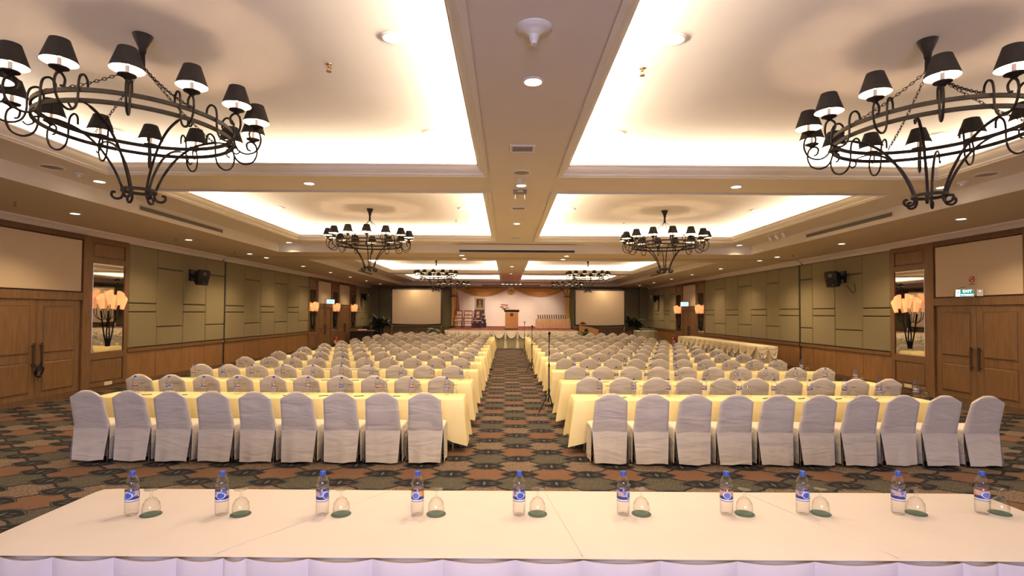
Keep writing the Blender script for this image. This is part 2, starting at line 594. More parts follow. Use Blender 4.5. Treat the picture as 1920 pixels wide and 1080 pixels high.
# partition track across the lowered strip
S('trim_%d' % tn, G().box(XL + 0.2, XR - 0.2, PART_Y - 0.03, PART_Y + 0.03, Z_SOF - 0.012, Z_SOF), 'grey')
tn += 1
# cornice along both side walls and the end wall
for sx, x in ((1, XL), (-1, XR)):
    pr = [(0, Z_TOP - 0.02), (0.03, Z_TOP - 0.02), (0.05, Z_TOP + 0.03), (0.10, Z_TOP + 0.08), (0.17, Z_TOP + 0.11), (0.18, Z_SOF), (0, Z_SOF)]
    g = G()
    for y0, y1 in ((YN, PART_Y - 0.06), (PART_Y + 0.06, YF)):
        g.rings([[(x + sx * a, y, z) for a, z in pr] for y in (y0, y1)], True, True)
    S('trim_%d' % tn, g, 'paint', smooth=30)
    tn += 1

wl = S('wall_left', G().box(XL - 0.15, XL, YN, YF, 0, Z_TRAY), 'groove')
wr = S('wall_right', G().box(XR, XR + 0.15, YN, YF, 0, Z_TRAY), 'groove')
wb = S('wall_back', G().box(XL, XR, YF, YF + 0.15, 0, Z_TRAY), 'olive_dark')
# wall behind the presenters, with the added window opening
g = G()
g.box(XL, XR, YN - 0.15, YN, 0, 0.8)
g.box(XL, XR, YN - 0.15, YN, 3.2, Z_TRAY)
xs = [XL]
for wx in (0.2,):
    xs += [wx - 1.6, wx + 1.6]
xs += [XR]
for k in range(0, len(xs), 2):
    g.box(xs[k], xs[k + 1], YN - 0.15, YN, 0.8, 3.2)
wn = S('wall_front', g, 'cream')


def wpanel(side, y0, y1, z0, z1, t0, t1, bev=0.012):
    """chamfered panel on a side wall; t0, t1 = distance of its back and face from the wall"""
    sx, x = (1, XL) if side == 'L' else (-1, XR)
    a = [(x + sx * t0, y, z) for y, z in ((y0, z0), (y1, z0), (y1, z1), (y0, z1))]
    m1 = [(x + sx * (t1 - bev), y, z) for y, z in ((y0, z0), (y1, z0), (y1, z1), (y0, z1))]
    c = [(x + sx * t1, y, z) for y, z in ((y0 + bev, z0 + bev), (y1 - bev, z0 + bev), (y1 - bev, z1 - bev), (y0 + bev, z1 - bev))]
    return G().rings([a, m1, c], False, True)


def wbox(side, y0, y1, z0, z1, t0, t1):
    sx, x = (1, XL) if side == 'L' else (-1, XR)
    xa, xb = sorted((x + sx * t0, x + sx * t1))
    return G().box(xa, xb, y0, y1, z0, z1)


WALL = {'L': wl, 'R': wr}


def acoustic(side, ys, first):
    w = WALL[side]
    for k in range(len(ys) - 1):
        y0, y1 = ys[k] + 0.012, ys[k + 1] - 0.012
        t = (k + first) % 2
        zs = [1.0, 1.965, 2.20, Z_TOP - 0.02] if t == 0 else [1.0, 1.54, 3.24, Z_TOP - 0.02]
        for z0, z1 in zip(zs, zs[1:]):
            wpanel(side, y0, y1, z0 + 0.012, z1 - 0.012, 0.0, 0.055, 0.02).obj('acoustic_panel', 'olive', w)
        wpanel(side, y0 - 0.004, y1 + 0.004, 0.13, 0.89, 0.0, 0.028, 0.006).obj('wainscot_panel', 'wainscot', w)
    y0, y1 = ys[0], ys[-1]
    wbox(side, y0, y1, 0.90, 0.99, 0, 0.065).obj('dado_rail', 'wood', w)


PANY = {'L': [14.17, 15.34, 16.57, 17.80, 18.98], 'R': [14.52, 15.67, 16.97, 18.22, 18.98]}
acoustic('L', PANY['L'], 0)
acoustic('L', [19.08, 20.46, 21.77, 23.11, 24.45, 25.77, 27.05], 0)
acoustic('L', [35.6, 36.6, 37.6, 38.6, 39.55], 0)
acoustic('R', PANY['R'], 0)
acoustic('R', [19.08, 20.46, 21.44, 22.8, 24.1, 25.45, 26.8, 28.1], 0)
acoustic('L', [-4.1 + 1.41 * k for k in range(11)], 0)
acoustic('R', [-4.1 + 1.465 * k for k in range(11)], 0)
acoustic('R', [33.0, 34.2, 35.4, 36.6, 37.8, 39.55], 1)
for side in 'LR':
    wbox(side, 18.98, 19.08, 0.0, Z_TOP, 0.0, 0.03).obj('partition_jamb', 'black', WALL[side])
    wbox(side, YN, YF, 0, 0.13, 0.0, 0.04).obj('baseboard', 'wood_dark', WALL[side])


def pilaster(side, y0, y1):
    """wood bay with a tall mirror, a raised panel above and one below"""
    w = WALL[side]
    for a, bb, z0, z1 in ((y0, y0 + 0.14, 0.13, Z_TOP), (y1 - 0.14, y1, 0.13, Z_TOP)):
        wbox(side, a, bb, z0, z1, 0, 0.06).obj('stile', 'wood', w)
    for z0, z1 in ((0.13, 0.22), (0.80, 0.97), (3.16, 3.30), (3.68, Z_TOP)):
        wbox(side, y0 + 0.14, y1 - 0.14, z0, z1, 0, 0.058).obj('rail', 'wood', w)
    for z0, z1 in ((0.22, 0.80), (3.30, 3.68)):
        wbox(side, y0 + 0.14, y1 - 0.14, z0, z1, 0, 0.03).obj('panel_field', 'wood_dark', w)
        wpanel(side, y0 + 0.17, y1 - 0.17, z0 + 0.03, z1 - 0.03, 0.03, 0.05, 0.012).obj('raised_panel', 'wood_panel', w)


def mirror(side, y0, y1, label):
    t = thing('wall_mirror', label, 'mirror', (XL + 0.01 if side == 'L' else XR - 0.01, (y0 + y1) / 2, 0.97))
    t_loc = t.location
    sx = 1 if side == 'L' else -1
    h, z = (y1 - y0) / 2, 2.19
    for nm, mt, ins, tk in (('mirror_edge', 'chrome', 0.0, 0.030), ('mirror_glass', 'mirror', 0.018, 0.036)):
        xa, xb = sorted((0, sx * tk))
        G().box(xa, xb, -h + ins, h - ins, ins, z - ins).obj(nm, mt, t)
    return t


def double_door(side, y0, y1, n, label=None):
    """framed opening: dark frame, cream panel over the header, two leaves of raised panels"""
    w = WALL[side]
    sx = 1 if side == 'L' else -1
    x = XL if side == 'L' else XR
    for a, bb in ((y0 - 0.16, y0), (y1, y1 + 0.16)):
        wbox(side, a, bb, 0, Z_TOP, 0, 0.075).obj('door_frame', 'wood', w)
    wbox(side, y0, y1, 2.24, 2.42, 0, 0.07).obj('door_header', 'wood', w)
    wbox(side, y0, y1, 3.68, Z_TOP, 0, 0.07).obj('top_rail', 'wood_dark', w)
    wpanel(side, y0 + 0.03, y1 - 0.03, 2.45, 3.66, 0, 0.05, 0.008).obj('transom_panel', 'cream', w)
    root = bpy.data.objects.new('door_%d' % n, None)
    root['kind'] = 'structure'
    COL.objects.link(root)
    ym = (y0 + y1) / 2
    for a, bb, hy in ((y0 + 0.02, ym - 0.006, ym - 0.10), (ym + 0.006, y1 - 0.02, ym + 0.10)):
        leaf = wbox(side, a, bb, 0.02, 2.23, 0.0, 0.03).obj('door_leaf', 'wood', root)
        for z0, z1 in ((0.22, 0.90), (1.05, 2.10)):
            wbox(side, a + 0.15, bb - 0.15, z0, z1, 0.02, 0.034).obj('panel_groove', 'wood_dark', leaf)
            wpanel(side, a + 0.18, bb - 0.18, z0 + 0.03, z1 - 0.03, 0.025, 0.05, 0.016).obj('door_panel', 'wood_panel', leaf)
        hx = x + sx * 0.085
        gh = G().tube([(hx, hy, 0.78), (hx, hy, 1.30)], 0.024, 8)
        for zz in (0.84, 1.24):
            gh.tube([(x + sx * 0.03, hy, zz), (hx, hy, zz)], 0.014, 6)
        gh.obj('door_handle', 'bronze', leaf)


double_door('L', 10.25, 12.62, 1)
pilaster('L', 12.78, 14.15)
double_door('R', 10.75, 13.02, 2)
pilaster('R', 13.18, 14.5)
pilaster('L', 27.07, 28.25)
double_door('L', 28.42, 30.55, 3)
pilaster('L', 30.72, 31.85)
double_door('L', 32.02, 34.15, 4)
pilaster('L', 34.32, 35.58)
pilaster('R', 28.12, 29.3)
double_door('R', 29.47, 31.62, 5)
pilaster('R', 31.79, 32.98)
MIR = [('L', 12.94, 13.99, 'tall wall mirror beside the left double door nearest the head table'),
       ('R', 13.34, 14.34, 'tall wall mirror beside the right double door under the EXIT sign'),
       ('L', 27.22, 28.1, 'narrow wall mirror far down the left wall, before the first far door'),
       ('L', 30.87, 31.7, 'narrow wall mirror between the two far doors of the left wall'),
       ('L', 34.47, 35.43, 'narrow wall mirror behind the last lamp of the left wall'),
       ('R', 28.27, 29.15, 'narrow wall mirror on the near side of the far right door'),
       ('R', 31.94, 32.83, 'narrow wall mirror on the far side of the far right door')]
for s, a, bb, lb in MIR:
    mirror(s, a, bb, lb)

# end wall: dark olive panels, dark wainscot, corner columns
S('trim_%d' % tn, G().box(XL, -4.0, YF - 0.04, YF, 0.0, 0.92).box(4.6, XR, YF - 0.04, YF, 0, 0.92), 'wood_dark')
for x0, x1 in ((-9.4, -7.9), (-7.9, -6.4), (-6.4, -5.1), (-5.1, -3.95), (4.65, 5.7), (5.7, 6.9), (6.9, 8.2), (8.2, 9.8)):
    for z0, z1 in ((0.95, 1.9), (1.9, 3.05), (3.05, 3.9)):
        G().box(x0 + 0.012, x1 - 0.012, YF - 0.06, YF, z0 + 0.012, z1 - 0.012).obj('end_wall_panel', 'olive_dark', wb)
for x0, x1 in ((XL + 0.05, -9.45), (9.85, XR - 0.05)):
    G().box(x0, x1, YF - 0.3, YF, 0, Z_SOF).obj('corner_column', 'olive_dark', wb)

# glazed frame added out of view to carry the bluish light
for k, wx in enumerate((0.2,)):
    r = bpy.data.objects.new('window_%d' % (k + 1), None)
    r['kind'] = 'structure'
    r.location = (wx, YN - 0.07, 0)
    COL.objects.link(r)
    g = G().box(-1.6, -1.53, -0.04, 0.04, 0.8, 3.2).box(1.53, 1.6, -0.04, 0.04, 0.8, 3.2).box(-1.53, 1.53, -0.04, 0.04, 0.8, 0.87).box(-1.53, 1.53, -0.04, 0.04, 3.13, 3.2).box(-0.03, 0.03, -0.03, 0.03, 0.87, 3.13)
    g.obj('window_frame', 'white_plastic', r)
    G().box(-1.53, 1.53, -0.035, -0.03, 0.87, 3.13).obj('window_pane', 'goblet', r)

# ------------------------------------------------------------------ stage
SX0, SX1, SY, SZ = -3.45, 4.0, 29.9, 1.03
stage = thing('stage_platform', 'raised stage with red carpet and swagged ivory skirt across the hall end', 'stage', (0, 0, 0))
G().box(SX0 + 0.05, SX1 - 0.05, SY + 0.05, YF - 0.07, 0.0, SZ - 0.05).obj('platform_base', 'wood_dark', stage)
G().box(SX0, SX1, SY, YF - 0.07, SZ - 0.05, SZ - 0.004).obj('stage_deck', 'red_carpet', stage)
G().box(SX0 - 0.01, SX1 + 0.01, SY - 0.05, SY + 0.0, SZ - 0.075, SZ - 0.002).obj('edge_ruffle', 'satin_white', stage)


def pleat_wall(x0, x1, y, z0, z1, amp=0.03, per=0.12, top=1.0):
    n = int((x1 - x0) / per * 6)
    rs = []
    for zz, k in ((z1, 0.4), ((z0 + z1) / 2, 0.9), (z0, 1.2)):
        rs.append([(x0 + (x1 - x0) * i / n, y - amp * k * (0.5 + 0.5 * math.sin(2 * PI * (i / 6.0))), zz) for i in range(n + 1)])
    return G().rings(rs, closed=False)


def swag(x0, x1, y, z, drop, bulge=0.06, rows=7, cols=12):
    """one hanging swag of cloth between two pins, with catenary folds"""
    rs = []
    for r in range(rows + 1):
        t = r / rows
        rw = []
        for c in range(cols + 1):
            u = c / cols
            sag = 4 * u * (1 - u)
            rw.append((x0 + (x1 - x0) * u, y - 0.015 - bulge * sag * (0.4 + 0.6 * abs(math.sin(t * PI * 2.5))) * (0.4 + t), z - drop * (0.12 * t + 0.88 * t * sag)))
        rs.append(rw)
    return G().rings(rs, closed=False)


def jabot(x, y, z, drop, w=0.07):
    rs = []
    for zz, k in ((z, 0.6), (z - 0.3 * drop, 0.8), (z - 0.5 * drop, 0.35), (z - 0.6 * drop, 0.8), (z - drop, 1.3)):
        rs.append([(x + w * k * math.cos(a) * (1 + 0.25 * math.cos(5 * a)), y - 0.05 + 0.04 * math.sin(a), zz) for a in [2 * PI * i / 16 for i in range(16)]])
    return G().rings(rs, True, True)


pleat_wall(SX0, SX1, SY - 0.055, 0.02, SZ - 0.07, 0.035, 0.15).obj('pleated_skirt', 'satin_green', stage, smooth=60)  # olive colour stands in for shade in the recesses of the ivory skirt
nsw = 11
for k in range(nsw):
    a = SX0 + (SX1 - SX0) * k / nsw
    bb = SX0 + (SX1 - SX0) * (k + 1) / nsw
    swag(a + 0.03, bb - 0.03, SY - 0.10, SZ - 0.07, 0.36).obj('skirt_swag', 'satin_white', stage, smooth=60)
    jabot(bb if k < nsw - 1 else bb - 0.08, SY - 0.10, SZ - 0.07, 0.92).obj('skirt_tail', 'satin_white', stage, smooth=60)

bd = thing('stage_backdrop', 'pale pink backdrop wall behind the lectern on the stage', 'backdrop', (0, 0, 0))
G().box(-3.85, 4.50, YF - 0.16, YF - 0.065, SZ, 3.93).obj('backdrop_panel', 'backdrop', bd)
G().box(-3.85, 4.50, YF - 0.20, YF - 0.16, SZ, SZ + 0.09).obj('backdrop_skirting', 'backdrop', bd)

# gold drapery
YD = YF - 0.32
for x0, x1, lb in ((-3.75, 0.15, 'gold swag of cloth over the left half of the stage'), (0.5, 4.4, 'gold swag of cloth over the right half of the stage')):
    o = swag(x0, x1, YD, 3.90, 0.66, 0.10, 14, 26).obj('drape_swag', 'gold', None, smooth=60)
    tag(o, lb, 'drape')
    o.location.y = 0.15
for x, lb in ((-3.88, 'gold curtain tail hanging at the left stage edge'), (4.47, 'gold curtain tail hanging at the right stage edge')):
    rs = []
    for zz, k in ((3.92, 0.9), (3.4, 1.0), (2.4, 0.8), (SZ + 0.02, 1.1)):
        rs.append([(x + 0.17 * k * math.cos(a) * (1 + 0.15 * math.cos(7 * a)), YD + 0.02 + 0.06 * math.sin(a) * (1 + 0.3 * math.cos(7 * a)), zz) for a in [2 * PI * i / 42 for i in range(42)]])
    tag(G().rings(rs, True, True).obj('curtain_tail', 'gold_bright', None, smooth=60), lb, 'drape')
ros = thing('drape_rosette', 'gold rosette gathering the two swags at the centre', 'drape', (0.33, YD, 3.66))
g = G()
for k in range(9):
    a = PI + PI * k / 8
    c = Vector((math.cos(a), 0, math.sin(a)))
    p = Vector((-c.z, 0, c.x))
    g.rings([[tuple(c * r + p * w * s + Vector((0, d, 0))) for s, d in ((-1, 0.03), (0, -0.05), (1, 0.03), (0, 0.06))] for r, w in ((0.04, 0.02), (0.18, 0.05), (0.28, 0.07))], True, True)
g.obj('fan_pleats', 'gold_bright', ros)
G().lathe([(0.0, -0.07), (0.07, -0.05), (0.09, 0), (0.07, 0.05), (0, 0.07)], 12, (0, -0.05, 0.02), False, False).obj('knot', 'gold', ros, smooth=True)

# ------------------------------------------------------------------ chandeliers
RR = 0.765


def radial(pts, ang):
    c, s = math.cos(ang), math.sin(ang)
    return [(r * c, r * s, z) for r, z in pts]


def smooth_path(p, n=5):
    """Catmull-Rom through the 2-D points"""
    out = []
    q = [p[0]] + list(p) + [p[-1]]
    for i in range(1, len(q) - 2):
        for k in range(n):
            t = k / n
            out.append(tuple(0.5 * (2 * q[i][d] + (q[i + 1][d] - q[i - 1][d]) * t + (2 * q[i - 1][d] - 5 * q[i][d] + 4 * q[i + 1][d] - q[i + 2][d]) * t * t + (3 * q[i][d] - q[i - 1][d] - 3 * q[i + 1][d] + q[i + 2][d]) * t ** 3) for d in range(len(p[0]))))
    out.append(tuple(p[-1]))
    return out


def make_chandelier():
    root = thing('chandelier', 'x', 'chandelier')
    top = Z_TRAY - 3.73
    G().lathe([(0.028, -0.17), (0.035, -0.12), (0.075, -0.03), (0.085, 0.0)], 16, (0, 0, top)).obj('ceiling_canopy', 'iron', root, smooth=True)
    G().lathe([(0.02, -0.30), (0.026, -0.28), (0.022, -0.15)], 10, (0, 0, top)).obj('drop_rod', 'iron', root, smooth=True)
    for nm, z in (('upper_ring', 0.0), ('lower_ring', -0.085)):
        n = 72
        rs = []
        for k in range(n):
            a = 2 * PI * k / n
            c, s = math.cos(a), math.sin(a)
            rs.append([((RR + d) * c, (RR + d) * s, z + h) for d, h in ((-0.009, -0.017), (0.009, -0.017), (0.009, 0.017), (-0.009, 0.017))])
        G().rings(rs, loop=True).obj(nm, 'iron', root, smooth=35)
    # chains of real links
    for k in range(4):
        a = PI / 4 + k * PI / 2 + 0.15
        p0, p1 = Vector((0, 0, top - 0.28)), Vector((RR * math.cos(a), RR * math.sin(a), 0.02))
        d = p1 - p0
        n = 26
        g = G()
        t = d.normalized()
        s1 = t.cross(Vector((0, 0, 1))).normalized()
        s2 = t.cross(s1)
        for i in range(n):
            u = (i + 0.5) / n
            c = p0 + d * u + Vector((0, 0, -0.04 * 4 * u * (1 - u)))
            w = s1 if i % 2 else s2
            L = d.length / n * 0.66
            g.tube([c + t * L * math.cos(b) + w * 0.011 * math.sin(b) for b in [2 * PI * j / 8 for j in range(8)]], 0.0035, 4, closed=True)
        o = g.obj('chain', 'iron', root, smooth=True)
        o['kind'] = 'stuff'
    arm_p = smooth_path([(RR - 0.085, 0.03), (RR - 0.08, 0.10), (RR - 0.045, 0.135), (RR, 0.11), (RR + 0.018, 0.04), (RR + 0.022, -0.08), (RR + 0.055, -0.165), (RR + 0.13, -0.20), (RR + 0.215, -0.165), (RR + 0.255, -0.075), (RR + 0.245, 0.01), (RR + 0.20, 0.045), (RR + 0.155, 0.015), (RR + 0.165, -0.04), (RR + 0.195, -0.05)])
    arm = G().tube([(r, 0, z) for r, z in arm_p], 0.0095, 6).data('arm', 'iron', True)
    rc = RR + 0.215
    pan = G().lathe([(0.012, 0.035), (0.03, 0.055), (0.062, 0.07), (0.064, 0.078), (0.02, 0.075)], 16).data('drip_pan', 'iron', True)
    can = G().lathe([(0.014, 0.07), (0.014, 0.15)], 10).data('candle', 'candle', True)
    bul = G().lathe([(0.006, 0.15), (0.016, 0.168), (0.015, 0.19), (0.005, 0.21)], 8).data('bulb', 'bulb', True)
    sh = G()
    sh.lathe([(0.122, 0.115), (0.066, 0.285)], 28, cap0=False, cap1=False)
    nf = len(sh.f)
    sh.lathe([(0.1195, 0.116), (0.0635, 0.284)], 28, cap0=False, cap1=False)
    sh.lathe([(0.122, 0.115), (0.1195, 0.116)], 28, cap0=False, cap1=False)
    sh.lathe([(0.066, 0.285), (0.0635, 0.284)], 28, cap0=False, cap1=False)
    shd = sh.data('lamp_shade', ['shade_out', 'shade_in'], True)
    for i, p in enumerate(shd.polygons):
        p.material_index = 1 if nf <= i < 2 * nf else 0
    for k in range(14):
        a = 2 * PI * k / 14 + 0.10
        o = put('arm', arm, root, rot=(0, 0, a))
        for nm, me in (('drip_pan', pan), ('candle', can), ('bulb', bul), ('lamp_shade', shd)):
            put(nm, me, o, loc=(rc, 0, 0))
    st_p = smooth_path([(RR + 0.06, -0.13), (RR + 0.03, -0.155), (RR - 0.01, -0.13), (RR - 0.005, -0.085), (RR - 0.06, -0.068), (0.60, -0.075), (0.44, -0.14), (0.30, -0.27), (0.20, -0.43), (0.145, -0.56), (0.125, -0.63), (0.12, -0.67), (0.14, -0.705), (0.18, -0.71), (0.205, -0.685), (0.20, -0.655), (0.175, -0.655)])
    stem = G().tube([(r, 0, z) for r, z in st_p], [0.008 if i < 25 else 0.012 for i in range(len(st_p))], 6).data('stem', 'iron', True)
    for k in range(6):
        put('stem', stem, root, rot=(0, 0, 2 * PI * k / 6 + 0.35))
    g = G()
    n = 24
    g.rings([[((0.125 + d) * math.cos(2 * PI * k / n), (0.125 + d) * math.sin(2 * PI * k / n), -0.625 + h) for d, h in ((0.006, -0.014), (0.018, -0.014), (0.018, 0.014), (0.006, 0.014))] for k in range(n)], loop=True)
    g.obj('collar', 'iron', root, smooth=35)
    return root


CHX = (-3.4, 3.9)
ch0 = make_chandelier()
first = True
for yi, (y, where) in enumerate(((4.9, 'nearest the head table'), (13.15, 'second from the head table'), (25.6, 'third down the hall, before the stage'), (34.4, 'farthest away, beside the stage'))):
    for xi, x in enumerate(CHX):
        c = ch0 if first else copy_tree(ch0)
        first = False
        c.location = (x, y, 3.73)
        c.rotation_euler = (0, 0, [0.187, 0.439, 0.308, 0.017, 0.13, 0.27, 0.02, 0.17][yi * 2 + xi])
        c['label'] = 'wrought iron ring chandelier, %s side, %s' % (('left', 'right')[xi], where)
        c['group'] = 'ring chandeliers under the ceiling trays'

# ------------------------------------------------------------------ ceiling fittings
dl_ring = G().lathe([(0.105, 0.0), (0.105, -0.010), (0.085, -0.014), (0.078, 0.0)], 20, cap0=False, cap1=False).data('trim_ring', 'ring', True)
dl_lamp = G().lathe([(0.0, -0.004), (0.08, -0.004)], 20, cap0=False, cap1=False).data('lamp', 'downlamp')
spot = bpy.data.lights.new('downlight_beam', 'SPOT')
spot.energy = P_SPOT
spot.color = WARM
spot.spot_size = math.radians(125)
spot.spot_blend = 0.8
spot.shadow_soft_size = 0.06


def downlight(x, y, z, label, beam=True):
    t = thing('ceiling_downlight', label, 'downlight', (x, y, z), group='recessed ceiling downlights')
    put('trim_ring', dl_ring, t)
    put('lamp', dl_lamp, t)
    if beam:
        o = bpy.data.objects.new('downlight_beam', spot)
        o.location = (0, 0, -0.03)
        o.parent = t
        COL.objects.link(o)


for side, x in (('left', -8.68), ('right', 9.12)):
    for k, y in enumerate((3.4, 7.0, 10.67, 14.5, 17.95, 19.2, 22.7, 26.2, 29.5, 33.0, 36.6)):
        if k > 1:
            downlight(x, y, Z_SOF, 'recessed downlight, %s from the head table, in the low %s soffit' % (ORD[k - 2], side))
        else:
            downlight(x, y, Z_SOF, 'recessed downlight in the low %s soffit beside the head table, %s' % (side, ('behind the other', 'ahead of the other')[k]))
for k, y in enumerate((1.2, 5.05, 9.2, 13.16, 25.4, 29.95)):
    downlight(0.24, y, Z_MID, 'recessed downlight, %s along the central ceiling beam' % ORD[k])
for k, (x, y) in enumerate(((-7.0, 9.1), (-3.42, 9.15), (3.97, 9.2), (7.5, 9.15))):
    downlight(x, y, Z_MID, 'recessed downlight, %s from left on the near cross beam' % ORD[k])
for side, x in (('left', -6.97), ('right', 7.43)):
    downlight(x, 17.0, Z_MID, 'recessed downlight at the %s end of the band before the partition' % side)
for side, x in (('left', -1.53), ('right', 2.02)):
    for nm, y in (('near', 18.05), ('far', 19.15)):
        downlight(x, y, Z_SOF, 'recessed downlight on the %s side of the partition track, %s of centre' % (nm, side))
for h, (ya, yb) in enumerate(((2.3, 7.5), (10.6, 15.5), (13.0, 15.5))[:2]):
    for side, xs2 in (('left', (-5.6, -1.08)), ('right', (6.08, 1.55))):
        for pos, x in zip(('outer', 'inner'), xs2):
            ys = ((4.9, 7.5) if pos == 'inner' else (2.3, 7.5)) if h == 0 else (13.0, 15.5)
            for fb, y in zip(('front', 'rear'), ys):
                downlight(x, y, Z_TRAY, 'recessed downlight, %s %s corner of the %s %s ceiling tray' % (fb, pos, ('near', 'second')[h], side))
for h, ys in enumerate(((23.4, 27.6), (32.2, 36.0))):
    for side, xs2 in (('left', (-5.6, -1.08)), ('right', (6.08, 1.55))):
        for pos, x in zip(('outer', 'inner'), xs2):
            for fb, y in zip(('front', 'rear'), ys):
                downlight(x, y, Z_TRAY, 'recessed downlight, %s %s corner of the %s %s ceiling tray' % (fb, pos, ('third', 'last')[h], side))


def linear_grille(x, y0, y1, sx, label):
    """slot diffuser in the vertical fascia of the recessed field"""
    t = thing('air_grille', label, 'air vent', (x, (y0 + y1) / 2, 4.085))
    h = (y1 - y0) / 2
    xa, xb = sorted((0.0, sx * 0.018))
    G().box(xa, xb, -h, h, 0.045, 0.06).box(xa, xb, -h, h, -0.06, -0.045).box(xa, xb, -h, -h + 0.02, -0.045, 0.045).box(xa, xb, h - 0.02, h, -0.045, 0.045).obj('grille_frame', 'ring', t)
    G().box(*sorted((0.0, sx * 0.004)), -h, h, -0.05, 0.05).obj('grille_back', 'black', t)
    for k in range(4):
        z = -0.034 + 0.0225 * k
        G().box(xa, xb, -h + 0.02, h - 0.02, z - 0.005, z + 0.005).obj('grille_blade', 'grey', t)


linear_grille(HX0 + 0.015, 10.7, 13.9, 1, 'long slot air grille in the left ceiling fascia')
linear_grille(HX1 - 0.015, 10.9, 14.1, -1, 'long slot air grille in the right ceiling fascia')
linear_grille(HX0 + 0.015, 26.6, 29.4, 1, 'long slot air grille in the left fascia of the far half')
linear_grille(HX1 - 0.015, 26.6, 29.4, -1, 'long slot air grille in the right fascia of the far half')


def square_vent(x, y, z, w, d, label):
    t = thing('ceiling_vent', label, 'air vent', (x, y, z))
    g = G()
    g.box(-w, w, -d, -d + 0.035, -0.018, 0).box(-w, w, d - 0.035, d, -0.018, 0).box(-w, -w + 0.035, -d + 0.035, d - 0.035, -0.018, 0).box(w - 0.035, w, -d + 0.035, d - 0.035, -0.018, 0)
    g.obj('vent_frame', 'ring', t)
    n = 7
    for k in range(n):
        yy = -d + 0.045 + (2 * d - 0.09) * k / (n - 1)
        G().box(-w + 0.035, w - 0.035, yy - 0.012, yy + 0.008, -0.010, -0.002).obj('louvre', 'grey', t)
    G().box(-w + 0.03, w - 0.03, -d + 0.03, d - 0.03, -0.001, 0).obj('vent_back', 'grey', t)


square_vent(0.2, 7.13, Z_MID, 0.17, 0.15, 'square louvred vent in the central beam behind the white dome')
square_vent(0.24, 11.2, Z_MID, 0.16, 0.14, 'square louvred vent in the central beam past the projector bracket')
square_vent(0.24, 15.6, Z_MID, 0.16, 0.12, 'square louvred vent in the central beam before the screen case')

dome = thing('ceiling_dome', 'white round dome with a stub nozzle on the central beam', 'dome', (0.2, 4.1, Z_MID))
G().lathe([(0.145, 0), (0.14, -0.012), (0.10, -0.025), (0.06, -0.045), (0.045, -0.06)], 32).obj('dome_plate', 'white_plastic', dome, smooth=50)
G().lathe([(0.042, -0.06), (0.034, -0.10), (0.028, -0.105), (0.026, -0.13)], 18).obj('nozzle', 'white_plastic', dome, smooth=50)


def round_speaker(x, y, z, label, r=0.15):
    t = thing('ceiling_speaker', label, 'speaker', (x, y, z))
    G().lathe([(r, 0), (r, -0.012), (r * 0.86, -0.016), (r * 0.84, -0.006)], 28, cap0=False, cap1=False).obj('speaker_ring', 'ring', t, smooth=True)
    G().lathe([(0, -0.008), (r * 0.86, -0.006)], 28, cap0=False, cap1=False).obj('speaker_grille', 'grey', t)


round_speaker(0.22, 8.35, Z_MID, 'round ceiling speaker on the central beam beyond the square vent')
round_speaker(-7.05, 8.2, Z_MID, 'round ceiling speaker by the left fascia near the chandelier', 0.17)
round_speaker(7.5, 8.3, Z_MID, 'round ceiling speaker by the right fascia near the chandelier', 0.17)


def smoke(x, y, z, label):
    t = thing('smoke_detector', label, 'smoke detector', (x, y, z))
    G().lathe([(0.07, 0), (0.07, -0.02), (0.05, -0.03)], 20).obj('detector_base', 'white_plastic', t, smooth=40)
    G().lathe([(0.035, -0.03), (0.03, -0.06), (0.0, -0.065)], 16, cap1=False).obj('sensor_head', 'white_plastic', t, smooth=40)


smoke(0.21, 8.83, Z_MID, 'smoke detector on the central beam beside a downlight')
smoke(-6.95, 8.6, Z_MID, 'smoke detector near the left fascia by the round speaker')
smoke(7.55, 8.8, Z_MID, 'smoke detector near the right fascia by the round speaker')


def sprinkler(x, y, z, label):
    t = thing('sprinkler_head', label, 'sprinkler', (x, y, z), group='ceiling sprinkler heads')
    G().lathe([(0.032, 0), (0.03, -0.006), (0.012, -0.008), (0.01, -0.035)], 12).obj('escutcheon', 'brass', t, smooth=40)
    g = G()
    for s in (-1, 1):
        g.tube([(0.012 * s, 0, -0.03), (0.022 * s, 0, -0.05), (0.004 * s, 0, -0.075)], 0.004, 5)
    g.obj('sprinkler_yoke', 'brass', t)
    G().lathe([(0.028, -0.075), (0.028, -0.079)], 12).obj('deflector', 'brass', t)


for x, y, z, lb in ((-1.85, 5.45, Z_TRAY, 'brass sprinkler head in the near left ceiling tray'), (1.4, 5.5, Z_TRAY, 'brass sprinkler head in the near right ceiling tray'),
                    (-8.9, 9.6, Z_SOF, 'sprinkler head in the left soffit before the nearest downlight'), (-8.9, 14.3, Z_SOF, 'sprinkler head in the left soffit above the wall speaker'),
                    (-8.9, 17.4, Z_SOF, 'sprinkler head in the left soffit before the partition track'), (9.3, 17.3, Z_SOF, 'sprinkler head in the right soffit before the partition track'),
                    (-1.4, 14.6, Z_TRAY, 'sprinkler head in the second left ceiling tray'), (3.2, 14.6, Z_TRAY, 'sprinkler head in the second right ceiling tray')):
    sprinkler(x, y, z, lb)

br = thing('projector_bracket', 'small metal projector bracket with two prongs under the beam', 'bracket', (0.23, 9.62, Z_MID))
G().box(-0.12, 0.12, -0.09, 0.09, -0.05, 0).obj('bracket_plate', 'grey', br)
for x in (-0.085, 0.085):
    G().box(x - 0.01, x + 0.01, -0.01, 0.01, -0.16, -0.05).obj('prong', 'chrome', br)
G().box(-0.05, 0.05, -0.095, -0.09, -0.04, -0.012).obj('bracket_clip', 'chrome', br)

